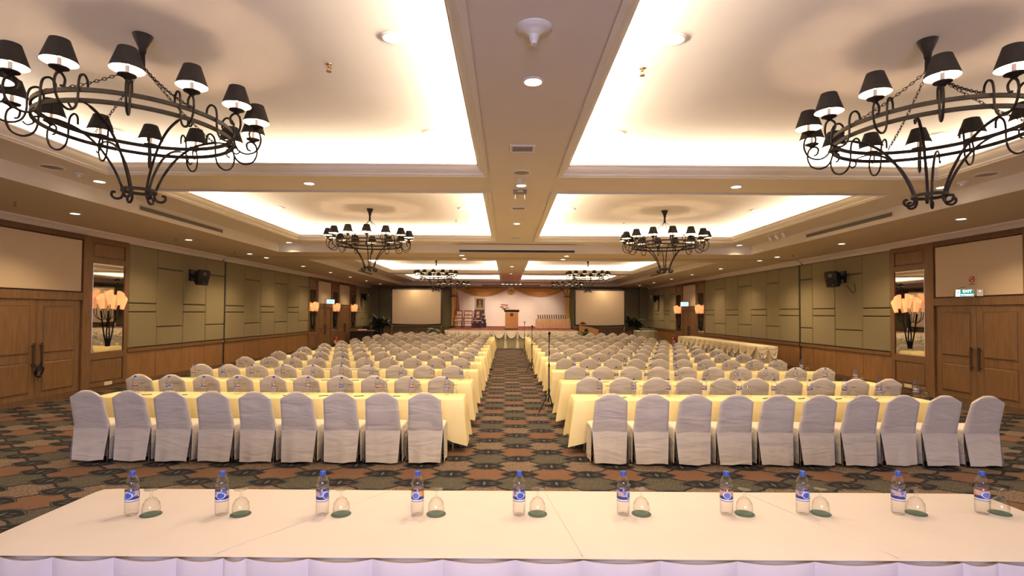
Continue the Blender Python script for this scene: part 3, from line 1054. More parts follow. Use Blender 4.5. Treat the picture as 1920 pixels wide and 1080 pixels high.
# screen cases hung on the far edge of each hall half
for x, y, w, z, lb in ((0.32, 17.15, 1.88, 4.0, 'long white projection screen case under the middle of the ceiling'), (0.3, 38.0, 2.1, 3.98, 'long pale screen case above the stage opening')):
    t = thing('screen_case', lb, 'screen case', (x, y, z))
    G().box(-w, w, -0.07, 0.07, 0.02, 0.20).obj('case_body', 'mould', t)
    G().box(-w + 0.03, w - 0.03, -0.075, 0.05, -0.035, 0.02).obj('screen_slot', 'black', t)
    for s in (-1, 1):
        G().box(s * w - 0.02, s * w + 0.02, -0.075, 0.075, -0.03, 0.21).obj('end_cap', 'mould', t)

tl = thing('spot_track', 'row of five small white spotlights above the stage', 'spotlight track', (0.33, 36.9, Z_SOF + 0.27))
G().box(-0.75, 0.75, -0.02, 0.02, -0.04, 0).obj('track_rail', 'white_plastic', tl)
for k in range(5):
    hd = G().lathe([(0.05, 0.06), (0.075, 0.0), (0.085, -0.10)], 12).mapped(lambda x, y, z: (x, y * 0.8 + z * 0.35, z * 0.9 - 0.15)).obj('spot_head', 'white_plastic', tl, loc=(-0.6 + 0.3 * k, 0, 0), smooth=True)
    G().lathe([(0, -0.102), (0.08, -0.102)], 12, cap0=False, cap1=False).mapped(lambda x, y, z: (x, y * 0.8 + z * 0.35, z * 0.9 - 0.15)).obj('lit_lens', 'downlamp', hd)
st = bpy.data.lights.new('stage_spot', 'SPOT')
st.energy = 260
st.color = (1.0, 0.83, 0.69)
st.spot_size = math.radians(75)
st.spot_blend = 0.9
st.shadow_soft_size = 0.15
for x in (-1.6, 0.3, 2.4):
    o = bpy.data.objects.new('stage_spot', st)
    o.location = (x, 36.6, 3.85)
    o.rotation_euler = (math.radians(52), 0, 0)
    COL.objects.link(o)
scr_spot = spot.copy()
scr_spot.energy = 45
scr_spot.spot_size = math.radians(70)
for sx0, lb in ((-5.75, 'left'), (5.9, 'right')):
    o = bpy.data.objects.new('screen_downlight_beam', scr_spot)
    o.location = (sx0, 32.95, 3.92)
    COL.objects.link(o)

wsp = thing('spot_cluster', 'three white adjustable spotlights under the right ceiling edge', 'spotlight', (7.3, 14.4, Z_MID))
G().box(-0.03, 0.03, -0.5, 0.5, -0.025, 0).obj('track_rail', 'white_plastic', wsp)
for k in range(3):
    G().lathe([(0.03, 0.05), (0.045, 0), (0.05, -0.10)], 12).mapped(lambda x, y, z: (x - z * 0.5, y, z * 0.8 - 0.10)).tube([(0, 0, -0.02), (0, 0, -0.09)], 0.01, 6).obj('spot_head', 'white_plastic', wsp, loc=(0, -0.36 + 0.36 * k, 0), smooth=40)

# ------------------------------------------------------------------ wall fittings


def wall_speaker(x, y, z, sx, label):
    t = thing('wall_speaker', label, 'loudspeaker', (x, y, z))
    body = [(-0.17, -0.24), (0.17, -0.24), (0.20, 0.18), (0.15, 0.24), (-0.15, 0.24), (-0.20, 0.18)]
    rs = []
    for d, k in ((0.0, 0.72), (0.18, 1.0), (0.28, 1.0), (0.30, 0.94)):
        rs.append([(sx * 0 + a * k, -d, c * k) for a, c in body])
    o = G().rings(rs, True, True).obj('speaker_cabinet', 'black', t)
    o.rotation_euler = (math.radians(14), 0, sx * math.radians(62))
    o.location = (sx * 0.24, 0, 0)
    for zz, r in ((-0.07, 0.12), (0.13, 0.05)):
        c = G().lathe([(r, 0.0), (r * 0.9, -0.004), (r * 0.3, 0.012), (0, 0.01)], 18, cap0=False, cap1=False).mapped(lambda a, bq, cq: (a, -0.303 + cq * 0.6, bq + zz)).obj('speaker_cone', 'grey' if r < 0.1 else 'shade_out', o, smooth=True)
    G().lathe([(0, 0), (0.012, 0)], 10, cap0=False, cap1=False).mapped(lambda a, bq, cq: (a + 0.03, -0.305, bq - 0.17)).obj('maker_badge', 'white_label', o)
    xa, xb = sorted((0, sx * 0.06))
    g = G().box(xa, xb, -0.13, 0.13, -0.16, 0.2)
    xa, xb = sorted((sx * 0.05, sx * 0.2))
    g.box(xa, xb, -0.05, 0.05, -0.06, 0.06)
    g.obj('wall_bracket', 'black', t)


wall_speaker(XL + 0.05, 16.95, 3.12, 1, 'black loudspeaker on the left wall near the partition')
wall_speaker(XR - 0.05, 16.5, 3.16, -1, 'black loudspeaker on the right wall between olive panels')
wall_speaker(XL + 0.05, 36.9, 3.1, 1, 'black loudspeaker on the left wall near the stage')
wall_speaker(XR - 0.05, 36.7, 3.1, -1, 'black loudspeaker on the right wall near the stage')
tag(G().tube([(XR - 0.07, 16.35, 2.93), (XR - 0.07, 16.2, 2.78), (XR - 0.07, 16.05, 2.66), (XR - 0.07, 15.95, 2.72), (XR - 0.07, 15.98, 2.95)], 0.008, 5).obj('speaker_cable', 'black', None), 'thin cable loop hanging under the right wall loudspeaker', 'cable')


def lily_lamp(x, y, z, sx, label):
    """wall lamp before the mirror: iron legs spreading up from one foot, amber cup shades"""
    t = thing('wall_lamp', label, 'wall lamp', (x, y, z), group='amber wall lamps on the mirrors')
    cups = [(-0.34, 0.10, 0.86, -14), (-0.17, 0.17, 0.96, -7), (-0.02, 0.10, 0.85, 2), (0.15, 0.17, 0.94, 8), (0.32, 0.10, 0.84, 15)]
    G().box(*sorted((0, sx * 0.03)), -0.05, 0.05, -0.10, 0.10).obj('foot_plate', 'iron', t)
    for s in (-1, 1):
        G().tube([(sx * 0.03, 0.02 * s, -0.05), (sx * 0.07, 0.04 * s, 0.2), (sx * 0.10, 0.13 * s, 0.80)], 0.016, 6).obj('leg', 'iron', t, smooth=True)
    G().tube([(sx * 0.09, -0.075, 0.45), (sx * 0.09, 0.075, 0.45)], 0.008, 5).obj('cross_bar', 'iron', t)
    for yy, xx, zz, tilt in cups:
        s = -1 if yy < 0 else 1
        p = smooth_path([(sx * 0.09, 0.08 * s, 0.55), (sx * (xx - 0.02), yy * 0.8, 0.62), (sx * xx, yy, 0.74), (sx * xx, yy, zz + 0.01)], 4)
        st_ = G().tube(p, 0.008, 5).obj('branch', 'iron', t, smooth=True)
        g = G()
        n = 16
        rs = []
        for h, r in ((0, 0.052), (0.12, 0.068), (0.30, 0.088)):
            rs.append([(r * math.cos(2 * PI * k / n), r * math.sin(2 * PI * k / n), h + (0.06 * math.sin(2 * PI * k / n) * (1 if yy < 0 else -1) if h > 0.2 else 0)) for k in range(n)])
        g.rings(rs, True, False)
        c = g.obj('cup_shade', 'amber', st_, loc=(sx * xx, yy, zz), smooth=60)
        c.rotation_euler = (math.radians(-tilt), 0, 0)


lily_lamp(XL + 0.045, 13.47, 1.2, 1, 'amber five-cup lamp on the mirror nearest the left near door')
lily_lamp(XR - 0.045, 13.84, 1.24, -1, 'amber five-cup lamp on the mirror beside the right near door')
lily_lamp(XL + 0.045, 27.66, 1.2, 1, 'amber five-cup lamp on the first far left mirror')
lily_lamp(XL + 0.045, 31.28, 1.2, 1, 'amber five-cup lamp between the two far left doors')
lily_lamp(XL + 0.045, 34.95, 1.2, 1, 'amber five-cup lamp on the last far left mirror')
lily_lamp(XR - 0.045, 28.7, 1.2, -1, 'amber five-cup lamp on the near side of the far right door')
lily_lamp(XR - 0.045, 32.38, 1.2, -1, 'amber five-cup lamp on the far side of the far right door')


def text_mesh(body, size, m, name, parent, matrix, bold=0.0):
    cu = bpy.data.curves.new('txt', 'FONT')
    cu.body = body
    cu.size = size
    cu.align_x = 'CENTER'
    cu.align_y = 'CENTER'
    cu.extrude = 0.0015
    cu.offset = bold
    cu.resolution_u = 3
    o = bpy.data.objects.new('txt', cu)
    COL.objects.link(o)
    bpy.context.view_layer.update()
    me = bpy.data.meshes.new_from_object(o.evaluated_get(bpy.context.evaluated_depsgraph_get()))
    bpy.data.objects.remove(o)
    me.transform(matrix)
    me.materials.clear()
    me.materials.append(M[m])
    return put(name, me, parent)


# exit light over the right near door; it faces into the hall and towards the presenters
ex = thing('exit_light', 'lit green EXIT light over the right near double door', 'exit sign', (XR - 0.30, 11.87, 2.425))
ex.scale = (0.62, 0.62, 0.62)
ex.rotation_euler = (0, 0, -math.radians(48))
G().box(-0.26, 0.26, -0.035, 0.035, 0, 0.27).obj('light_box', 'white_plastic', ex)
G().box(-0.25, 0.25, -0.039, -0.035, 0.012, 0.258).obj('sign_face', 'sign_green', ex)
RX = Matrix.Rotation(PI / 2, 4, 'X')
text_mesh('EXIT', 0.125, 'sign_white', 'sign_word', ex, Matrix.Translation((0.075, -0.041, 0.19)) @ RX, 0.002)
text_mesh('ทางออก', 0.105, 'sign_white', 'sign_word', ex, Matrix.Translation((0.075, -0.041, 0.07)) @ RX, 0.002)
G().box(-0.235, -0.12, -0.042, -0.039, 0.02, 0.25).obj('pictogram_panel', 'sign_white', ex)
gp = G()
gp.lathe([(0, -0.014), (0.014, 0), (0, 0.014)], 10, (-0.17, -0.044, 0.215), False, False)
gp.tube([(-0.175, -0.045, 0.195), (-0.185, -0.045, 0.125)], 0.012, 5).tube([(-0.185, -0.045, 0.125), (-0.155, -0.045, 0.09), (-0.165, -0.045, 0.04)], 0.008, 5)
gp.tube([(-0.185, -0.045, 0.125), (-0.205, -0.045, 0.085), (-0.225, -0.045, 0.075)], 0.008, 5).tube([(-0.205, -0.045, 0.15), (-0.178, -0.045, 0.185), (-0.145, -0.045, 0.16)], 0.007, 5)
gp.obj('running_figure', 'sign_green', ex)
G().box(0.33, 0.50, 0.0, 0.10, 0.02, 0.26).obj('battery_box', 'white_plastic', ex)
G().lathe([(0, 0), (0.014, 0)], 10, cap0=False, cap1=False).mapped(lambda a, bq, c: (a + 0.42, -0.003, bq + 0.19)).obj('indicator_lamp', 'led', ex)
G().tube([(-0.27, 0.02, 0.22), (-0.30, 0.02, 0.10), (-0.29, 0.02, 0.02)], 0.008, 5).tube([(-0.27, 0.02, 0.24), (-0.10, 0.02, 0.33), (0.04, 0.05, 0.36)], 0.008, 5).obj('loose_wire', 'black', ex)
ns = thing('no_smoking_sign', 'square no-smoking sign above the EXIT light', 'sign', (XR - 0.052, 11.95, 2.80))
ns.scale = (1, 0.72, 0.72)
G().box(-0.008, 0, -0.15, 0.15, -0.16, 0.16).obj('sign_plate', 'cream', ns)
gp = G()
gp.tube([(-0.012, 0.095 * math.cos(a), 0.03 + 0.095 * math.sin(a)) for a in [2 * PI * k / 24 for k in range(24)]], 0.011, 5, closed=True)
gp.tube([(-0.012, -0.067, 0.097), (-0.012, 0.067, -0.037)], 0.010, 5)
gp.obj('red_ring', 'red', ns)
G().box(-0.013, -0.008, -0.06, 0.05, 0.022, 0.038).box(-0.013, -0.008, -0.10, 0.10, -0.135, -0.115).obj('printed_cigarette', 'dark_label', ns)

for side, x, y, lb in (('L', XL + 0.35, 29.5, 'lit exit light over the first far left door'), ('R', XR - 0.35, 30.4, 'lit exit light over the far right door')):
    t = thing('exit_light', lb, 'exit sign', (x, y, 2.45), math.radians(35 if side == 'L' else -35))
    G().box(-0.22, 0.22, -0.03, 0.03, 0, 0.24).obj('light_box', 'white_plastic', t)
    G().box(-0.21, 0.21, -0.034, -0.03, 0.01, 0.23).obj('sign_face', 'sign_far', t)
    text_mesh('EXIT', 0.12, 'sign_green', 'sign_word', t, Matrix.Translation((0.05, -0.036, 0.12)) @ RX, 0.002)
    va = math.radians(180 if side == 'L' else 0) - t.rotation_euler[2]
    G().tube([(0, 0, 0.22), (0.36 * math.cos(va), 0.36 * math.sin(va), 0.26)], 0.014, 6).obj('wall_arm', 'black', t)
for side, x, y, lb in (('L', XL + 0.2, 30.95, 'red fire extinguisher by the middle far left mirror'), ('R', XR - 0.2, 32.9, 'red fire extinguisher below the farther right mirror')):
    t = thing('fire_extinguisher', lb, 'fire extinguisher', (x, y, 0))
    G().lathe([(0.09, 0), (0.095, 0.02), (0.095, 0.48), (0.06, 0.56), (0.03, 0.58)], 16).obj('cylinder', 'red', t, smooth=40)
    G().box(-0.02, 0.02, -0.10, 0.02, 0.58, 0.63).obj('squeeze_handle', 'black', t)
    G().tube([(0, 0.02, 0.6), (0, 0.10, 0.56), (0, 0.12, 0.3), (0, 0.11, 0.1)], 0.012, 6).obj('hose', 'black', t)
    G().box(-0.06, 0.06, -0.098, -0.094, 0.2, 0.38).obj('printed_label', 'white_label', t)
for side, x, y, lb in (('L', XL + 0.058, 13.5, 'small brass socket plate low on the left near wood bay'), ('R', XR - 0.058, 13.9, 'small brass socket plate low on the right near wood bay')):
    t = thing('socket_plate', lb, 'socket', (x, y, 0.175))
    sg = 1 if side == 'L' else -1
    G().box(*sorted((0, sg * 0.008)), -0.13, 0.13, -0.045, 0.045).obj('plate', 'satin', t)
    G().box(*sorted((sg * 0.008, sg * 0.010)), -0.03, 0.03, -0.02, 0.02).obj('outlet', 'white_plastic', t)
# chain with a padlock on the near left door handles
lk = thing('door_chain', 'dark coiled chain hanging from the left near door handles', 'chain', (XL + 0.12, 11.43, 0.70))
g = G()
for r0, dz in ((0.10, 0.0), (0.085, -0.02), (0.07, -0.05)):
    g.tube([(0.02 * math.sin(3 * a), r0 * math.cos(a), dz + r0 * 1.1 * math.sin(a)) for a in [2 * PI * k / 20 for k in range(20)]], 0.014, 6, closed=True)
g.tube([(0, -0.10, 0.10), (-0.035, -0.09, 0.2)], 0.012, 5).tube([(0, 0.06, 0.08), (-0.035, 0.10, 0.2)], 0.012, 5)
g.obj('chain_coil', 'iron', lk, smooth=True)
G().box(-0.015, 0.015, -0.03, 0.03, -0.20, -0.14).obj('padlock', 'brass', lk)

# ------------------------------------------------------------------ table and chair builders


def rrect(hx, hy, r, n=5):
    pts = []
    for cx, cy, a0 in ((hx - r, hy - r, 0), (-hx + r, hy - r, PI / 2), (-hx + r, -hy + r, PI), (hx - r, -hy + r, 1.5 * PI)):
        for k in range(n + 1):
            a = a0 + PI / 2 * k / n
            pts.append((cx + r * math.cos(a), cy + r * math.sin(a)))
    return pts


def dense(pts, step):
    out = []
    n = len(pts)
    for i in range(n):
        a, b_ = Vector(pts[i]), Vector(pts[(i + 1) % n])
        k = max(1, int((b_ - a).length / step))
        for j in range(k):
            out.append(tuple(a + (b_ - a) * j / k))
    return out


def hanging_cloth(hx, hy, ztop, zhem, rnd, flare=0.05, fold=0.022, corner=0.13, step=0.09):
    """tablecloth: flat top, soft edge, drop with folds; the corners fall lower and stand out"""
    base = dense(rrect(hx, hy, 0.03, 3), step)
    n = len(base)
    ph = [rnd.uniform(0, 6.28) for _ in range(3)]
    top, r1, r2, r3, r4 = [], [], [], [], []
    acc = 0
    for i, (x, y) in enumerate(base):
        if i:
            acc += math.dist(base[i], base[i - 1])
        nx, ny = 0.0, 0.0
        if abs(x) > hx - 0.035:
            nx = math.copysign(1, x)
        if abs(y) > hy - 0.035:
            ny = math.copysign(1, y)
        dc = math.hypot(hx - abs(x), hy - abs(y))
        cr = max(0.0, 1 - dc / 0.30)
        w = fold * (math.sin(acc * 14 + ph[0]) + 0.6 * math.sin(acc * 33 + ph[1]))
        top.append((x * (1 - 0.012 / hx), y * (1 - 0.012 / hy), ztop))
        r1.append((x, y, ztop - 0.012))
        for rr, k in ((r2, 0.35), (r3, 0.7), (r4, 1.0)):
            o = (flare + w) * k + corner * 0.55 * cr * k
            z = ztop - (ztop - zhem) * k - corner * 1.0 * cr * k * k
            rr.append((x + nx * max(o, 0.002), y + ny * max(o, 0.002), max(z, 0.015)))
    return G().rings([top, r1, r2, r3, r4], True, False)


# --- slipcovered chair -------------------------------------------------------
BW0, BW1 = 0.232, 0.212


def back_cover2(ph):
    """levels share one outline so the loft stays clean"""
    us = [-1, -0.94, -0.8, -0.55, -0.28, 0, 0.28, 0.55, 0.8, 0.94, 1]
    lv = [0, 0.06, 0.16, 0.32, 0.5, 0.68, 0.84, 0.94, 0.985, 1.0]
    rs = []
    for v in lv:
        hw = BW0 + (BW1 - BW0) * v
        th = 0.034 - 0.008 * v
        if v > 0.95:
            th *= 0.8 if v < 0.99 else 0.35
            hw -= 0.004 if v < 0.99 else 0.012
        yc = -0.215 - 0.125 * v
        ring = []
        for sgn, seq in ((-1, us), (1, us[::-1])):
            for u in seq:
                x = hw * u
                edge = 0.45 if abs(u) > 0.97 else (0.85 if abs(u) > 0.9 else 1.0)
                k_ = min(1, max(0, (abs(u) - 0.15) / 0.85))
                zt = 0.957 - 0.085 * k_ * k_ * (2.2 - 1.2 * k_)
                z = 0.44 + v * (zt - 0.44)
                wr = 0.0055 * math.sin(u * 3.1 + v * 13 + ph) * math.sin(v * PI) * (1 if abs(u) < 0.9 else 0)
                ring.append((x, yc + sgn * th * edge + wr, z))
        rs.append(ring)
    return G().rings(rs, True, True)


def seat_cover():
    rs = []
    for z, k in ((0.43, 1.0), (0.462, 1.0), (0.482, 0.975), (0.488, 0.90)):
        rs.append([(x * k, y * k + 0.005, z) for x, y in rrect(0.238, 0.235, 0.04, 3)])
    return G().rings(rs, True, True)


def skirt_panel(p0, p1, q0, q1, n_out, ph, bow=0.012, nu=10, nv=5):
    """hanging cloth panel from the waist p0-p1 to the hem q0-q1, bowed outwards"""
    rs = []
    for j in range(nv + 1):
        v = j / nv
        rw = []
        for i in range(nu + 1):
            u = i / nu
            a = Vector(p0).lerp(Vector(p1), u)
            c = Vector(q0).lerp(Vector(q1), u)
            p = a.lerp(c, v)
            w = bow * math.sin(PI * u) + v * 0.008 * math.sin(u * 9 + ph) + v * 0.006 * math.sin(u * 17 + 2 * ph)
            p += Vector(n_out) * w
            if j == nv:
                p.z += 0.007 * math.sin(u * 6 + ph)
            rw.append(tuple(p))
        rs.append(rw)
    return G().rings(rs, closed=False)


def rear_skirt(ph):
    return skirt_panel((-0.236, -0.235, 0.465), (0.236, -0.235, 0.465), (-0.208, -0.297, 0.03), (0.208, -0.297, 0.03), (0, -1, 0), ph)


def side_skirt(sg, ph):
    return skirt_panel((sg * 0.238, -0.225, 0.455), (sg * 0.238, 0.225, 0.455), (sg * 0.256, -0.272, 0.035), (sg * 0.252, 0.235, 0.035), (sg, 0, 0), ph, 0.002)


def front_skirt(ph):
    return skirt_panel((-0.232, 0.235, 0.455), (0.232, 0.235, 0.455), (-0.225, 0.262, 0.035), (0.225, 0.262, 0.035), (0, 1, 0), ph, 0.006)


def pleat_lining():
    rs = [[(x, y, z) for x, y in rrect(hx, hy, 0.02, 2)] for z, hx, hy in ((0.45, 0.225, 0.215), (0.05, 0.17, 0.17))]
    return G().rings(rs)


backs = [back_cover2(p).data('back_cover', 'sateen', 60) for p in (0.3, 1.7, 3.3, 5.1)]
rear_me = [rear_skirt(p).data('rear_skirt', 'sateen', 60) for p in (0.2, 1.9, 4.0)]
side_me = {sg: [side_skirt(sg, p).data('side_skirt', 'sateen', 60) for p in (0.5, 2.6)] for sg in (-1, 1)}
front_me = front_skirt(1.0).data('front_skirt', 'sateen', 60)
lining_me = pleat_lining().data('pleat_lining', 'sateen', 60)
seat_me = seat_cover().data('seat_cover', 'sateen', 60)
leg_me = G().lathe([(0.013, 0), (0.012, 0.42)], 8).data('leg', 'chrome', True)
rnd = random.Random(11)


def slip_chair(x, y, label, group, legs, rz=0.0):
    t = thing('slipcovered_chair', label, 'chair', (x, y, 0), rz, group)
    put('back_cover', rnd.choice(backs), t)
    put('seat_cover', seat_me, t)
    put('rear_skirt', rnd.choice(rear_me), t)
    for sg in (-1, 1):
        put('side_skirt', rnd.choice(side_me[sg]), t)
    put('front_skirt', front_me, t)
    put('pleat_lining', lining_me, t)
    if legs:
        for sx in (-1, 1):
            for sy in (-1, 1):
                put('leg', leg_me, t, (sx * 0.205, sy * 0.215, 0))


# --- bottle, goblet, pen -----------------------------------------------------
bot_me = G().lathe([(0.0, 0.004), (0.030, 0.0), (0.038, 0.008), (0.039, 0.06), (0.0385, 0.16), (0.036, 0.166), (0.0385, 0.172), (0.036, 0.178), (0.0385, 0.184), (0.037, 0.20), (0.030, 0.222), (0.017, 0.240), (0.014, 0.246)], 20, cap0=False).data('bottle_body', 'pet', True)
cap_me = G().lathe([(0.0165, 0.240), (0.0175, 0.242), (0.0175, 0.262), (0.016, 0.265)], 14).data('bottle_cap', 'cap', True)
slv = [G().lathe([(0.0396, 0.088), (0.0396, 0.152)], 20, cap0=False, cap1=False).data('bottle_sleeve', k, True) for k in ('label_blue', 'label_orange')]
gob = G()
gob.lathe([(0.046, 0.0), (0.050, 0.03), (0.046, 0.065), (0.030, 0.090), (0.010, 0.102), (0.006, 0.125), (0.007, 0.142), (0.040, 0.150), (0.041, 0.153), (0.0, 0.156)], 20, cap0=False, cap1=False)
gob_me = gob.data('water_goblet', 'goblet', True)
pen_me = G().tube([(-0.07, 0, 0.006), (0.07, 0, 0.006)], 0.0055, 6).data('pen', 'pen')
bot_far = G().lathe([(0.036, 0.0), (0.039, 0.06), (0.038, 0.19), (0.030, 0.222), (0.014, 0.246)], 10, cap0=False).data('bottle_body', 'pet', True)


def bottle(x, y, z, label, group, kind, far=False, rz=0.0):
    t = thing('water_bottle', label, 'bottle', (x, y, z), rz, group)
    put('bottle_body', bot_far if far else bot_me, t)
    put('bottle_cap', cap_me, t)
    put('bottle_sleeve', slv[kind], t)


def goblet(x, y, z, label, group):
    tag(put('water_goblet', gob_me, None, (x, y, z)), label, 'glass', group)


# ------------------------------------------------------------------ rows of tables and chairs
ROWS, PITCH_Y, Y0 = 12, 1.80, 7.36
TZ = 0.75
blocks = {'left': (-0.62, -6.35, -1), 'right': (0.99, 6.85, 1)}
for side, (xi, xo, sg) in blocks.items():
    for r in range(ROWS):
        yc = Y0 + PITCH_Y * r
        yt = yc + 0.665
        outer = xo
        n = 10
        c0, dx = (-1.07, 0.555) if side == 'left' else (1.38, 0.548)
        if r == 0 and side == 'left':
            n, outer = 9, -6.0
        if r == 0 and side == 'right':
            outer = 6.25
        hx = abs(outer - xi) / 2
        cx = (outer + xi) / 2
        rr = random.Random(100 + r * 2 + (side == 'left'))
        tb = thing('draped_table', 'long table under a pale yellow cloth, %s row from the head table, %s block' % (ORD[r], side), 'table', (cx, yt, 0), 0, 'long yellow clothed tables')
        hanging_cloth(hx, 0.285, TZ, 0.22, rr, 0.03, 0.016, 0.13, step=0.09 if r < 6 else 0.16).obj('tablecloth', 'cloth_yellow', tb, smooth=50)
        for k in range(4):
            G().lathe([(0.015, 0), (0.015, TZ - 0.03)], 6, ((-1, 1)[k % 2] * (hx - 0.15), (-1, 1)[k // 2] * 0.22, 0)).obj('leg', 'grey', tb)
        nch = n if r < ROWS - 0 else n
        for k in range(nch):
            x = c0 + sg * dx * k + rr.uniform(-0.002, 0.002)
            slip_chair(x, yc + rr.uniform(-0.025, 0.015), 'white slipcovered chair, %s from the aisle, %s row, %s block' % (ORD[k], ORD[r], side), 'slipcovered chairs in rows', r < 3, math.radians(rr.uniform(-0.7, 0.7)))
        for k in range(10):
            if side == 'left':
                bx = -0.90 - 0.53 * k if r == 0 else -0.84 - 0.555 * k
                lim = bx > outer + 0.02
            else:
                bx = 1.42 + 0.534 * k if r == 0 else 1.50 + 0.555 * k
                lim = bx < outer - 0.02
            if not lim:
                continue
            bx += rr.uniform(-0.015, 0.015)
            by = yt + 0.14 + rr.uniform(-0.03, 0.03)
            bottle(bx, by, TZ, 'small water bottle, %s from the aisle, %s table row, %s block' % (ORD[k], ORD[r], side), 'water bottles on the long tables', (0 if (side == 'right' or rr.random() < 0.3) else 1), r > 2, rr.uniform(-0.6, 0.6))
            goblet(bx + 0.12, by - 0.02, TZ, 'upturned goblet, %s from the aisle, %s table row, %s block' % (ORD[k], ORD[r], side), 'upturned goblets on the long tables')
            if r < 7 and abs(bx + 0.31) < abs(outer) - 0.1 and not (side == 'left' and bx + 0.41 > xi):
                p = put('pen', pen_me, None, (bx + 0.31, yt - 0.06, TZ), rot=(0, 0, rr.uniform(0.1, 0.5)))
                tag(p, 'dark pen, %s from the aisle, on the %s table row, %s block' % (ORD[k], ORD[r], side), 'pen', 'pens on the long tables')

# a few chairs of the last line beside the stage
for side, xs3 in (('left', (-3.95, -4.55, -5.15, -5.75)), ('right', (4.55, 5.15, 5.75, 6.35))):
    for k, x in enumerate(xs3):
        slip_chair(x, 29.25, 'white slipcovered chair in the last line, %s from the stage, %s side' % (ORD[k], side), 'slipcovered chairs in rows', False)

# ------------------------------------------------------------------ head table
HT0, HT1, HY0, HY1 = -2.84, 3.34, 2.76, 3.80
ht = thing('head_table', 'long head table with cream cloth and pale lavender skirt in front', 'table', ((HT0 + HT1) / 2, (HY0 + HY1) / 2, 0))
hcx, hcy = (HT0 + HT1) / 2, (HY0 + HY1) / 2
hhx, hhy = (HT1 - HT0) / 2, (HY1 - HY0) / 2
nx_, ny_ = 60, 12
top = []
for j in range(ny_ + 1):
    row = []
    for i in range(nx_ + 1):
        x, y = -hhx + 2 * hhx * i / nx_, -hhy + 2 * hhy * j / ny_
        rc2 = 0.06
        dx_, dy_ = max(0, abs(x) - hhx + rc2), max(0, abs(y) - hhy + rc2)
        if dx_ > 0 and dy_ > 0:
            d = math.hypot(dx_, dy_)
            if d > rc2:
                x = math.copysign(hhx - rc2 + dx_ / d * rc2, x)
                y = math.copysign(hhy - rc2 + dy_ / d * rc2, y)
        edge = min(hhx - abs(x), hhy - abs(y))
        z = TZ + (0.0 if edge > 0.02 else -0.006)
        row.append((x, y, z + 0.0012 * math.sin(x * 3.1 + y * 2) * math.sin(y * 5)))
    top.append(row)
g = G().rings(top, closed=False)
g.obj('table_cloth_top', 'cloth_cream', ht, smooth=60)
# overlapped cloth seams (thin raised hems)
for a, bb in (((0.15, -hhy + 0.02), (0.02, hhy - 0.02)), ((-1.75, -hhy + 0.02), (-1.05, hhy - 0.02)), ((1.78, -hhy + 0.02), (1.42, hhy - 0.02))):
    g = G().tube([(a[0] - 0.0, a[1], TZ + 0.0015), (bb[0], bb[1], TZ + 0.0015)], 0.0022, 4)
    g.obj('cloth_hem', 'cloth_cream', ht)
g = hanging_cloth(hhx - 0.004, hhy - 0.004, TZ - 0.012, 0.05, random.Random(5), 0.02, 0.012, 0.02, 0.12)
g.obj('side_skirt', 'cloth_cream', ht, smooth=50)
for k in range(6):
    G().box(-0.02, 0.02, -0.02, 0.02, 0, TZ - 0.03).obj('leg', 'grey', ht, loc=((-1, 0, 1)[k % 3] * (hhx - 0.2), (-1, 1)[k // 3] * 0.4, 0))
SEAM = [-2.82, -2.551, -2.283, -1.973, -1.658, -1.422, -1.307, -0.992, -0.669, -0.315, 0.052, 0.395, 0.784, 1.173, 1.562, 1.981, 2.31, 2.488, 2.90, 3.33]
for k in range(len(SEAM) - 1):
    a, bb = SEAM[k] - hcx, SEAM[k + 1] - hcx
    rs = []
    n = 10
    for z, kk in ((TZ + 0.006, 0.15), (TZ - 0.02, 0.6), (TZ - 0.10, 1.0), (TZ - 0.3, 1.0), (0.03, 0.9)):
        rw = []
        for i in range(n + 1):
            u = i / n
            sag = 4 * u * (1 - u)
            zz = z - (0.018 * sag if z > 0.5 else 0)
            rw.append((a + (bb - a) * u, -hhy - 0.035 - 0.028 * (sag ** 0.45) * kk - 0.004, zz))
        rs.append(rw)
    G().rings(rs, closed=False).obj('skirt_panel', 'skirt_lav', ht, smooth=60)

BX = [-2.29, -1.745, -1.13, -0.545, 0.085, 0.735, 1.385, 1.87, 2.48, 3.02]
KIND = [0, 0, 0, 1, 0, 0, 1, 0, 0, 1]
NOTE = ['leftmost', 'second from left', 'third from left', 'fourth from left, orange sleeve', 'fifth from left, near the middle', 'fifth from right', 'fourth from right, orange sleeve', 'third from right', 'second from right', 'rightmost, at the table corner']
cst = G().lathe([(0.0, 0.0), (0.060, 0.0), (0.060, 0.003), (0.0, 0.0032)], 24, cap0=False, cap1=False).data('coaster', 'coaster', True)
for k, x in enumerate(BX):
    y = 3.30 + 0.012 * k
    bottle(x, y, TZ + 0.001, 'blue capped water bottle on the head table, %s' % NOTE[k], 'water bottles on the head table', KIND[k], False, (-0.5, -0.2, 0.5, 0.2, -0.3, 0.5, 0.1, -0.4, 0.4, 0.2)[k])
    tag(put('coaster', cst, None, (x + 0.115, y + 0.005, TZ + 0.001)), 'round green coaster on the head table, %s' % NOTE[k].replace(', orange sleeve', ''), 'coaster', 'coasters on the head table')
    goblet(x + 0.115, y + 0.005, TZ + 0.004, 'upturned goblet on a green coaster, head table, %s' % NOTE[k].replace(', orange sleeve', ''), 'upturned goblets on the head table')

# ------------------------------------------------------------------ microphone stands in the aisle


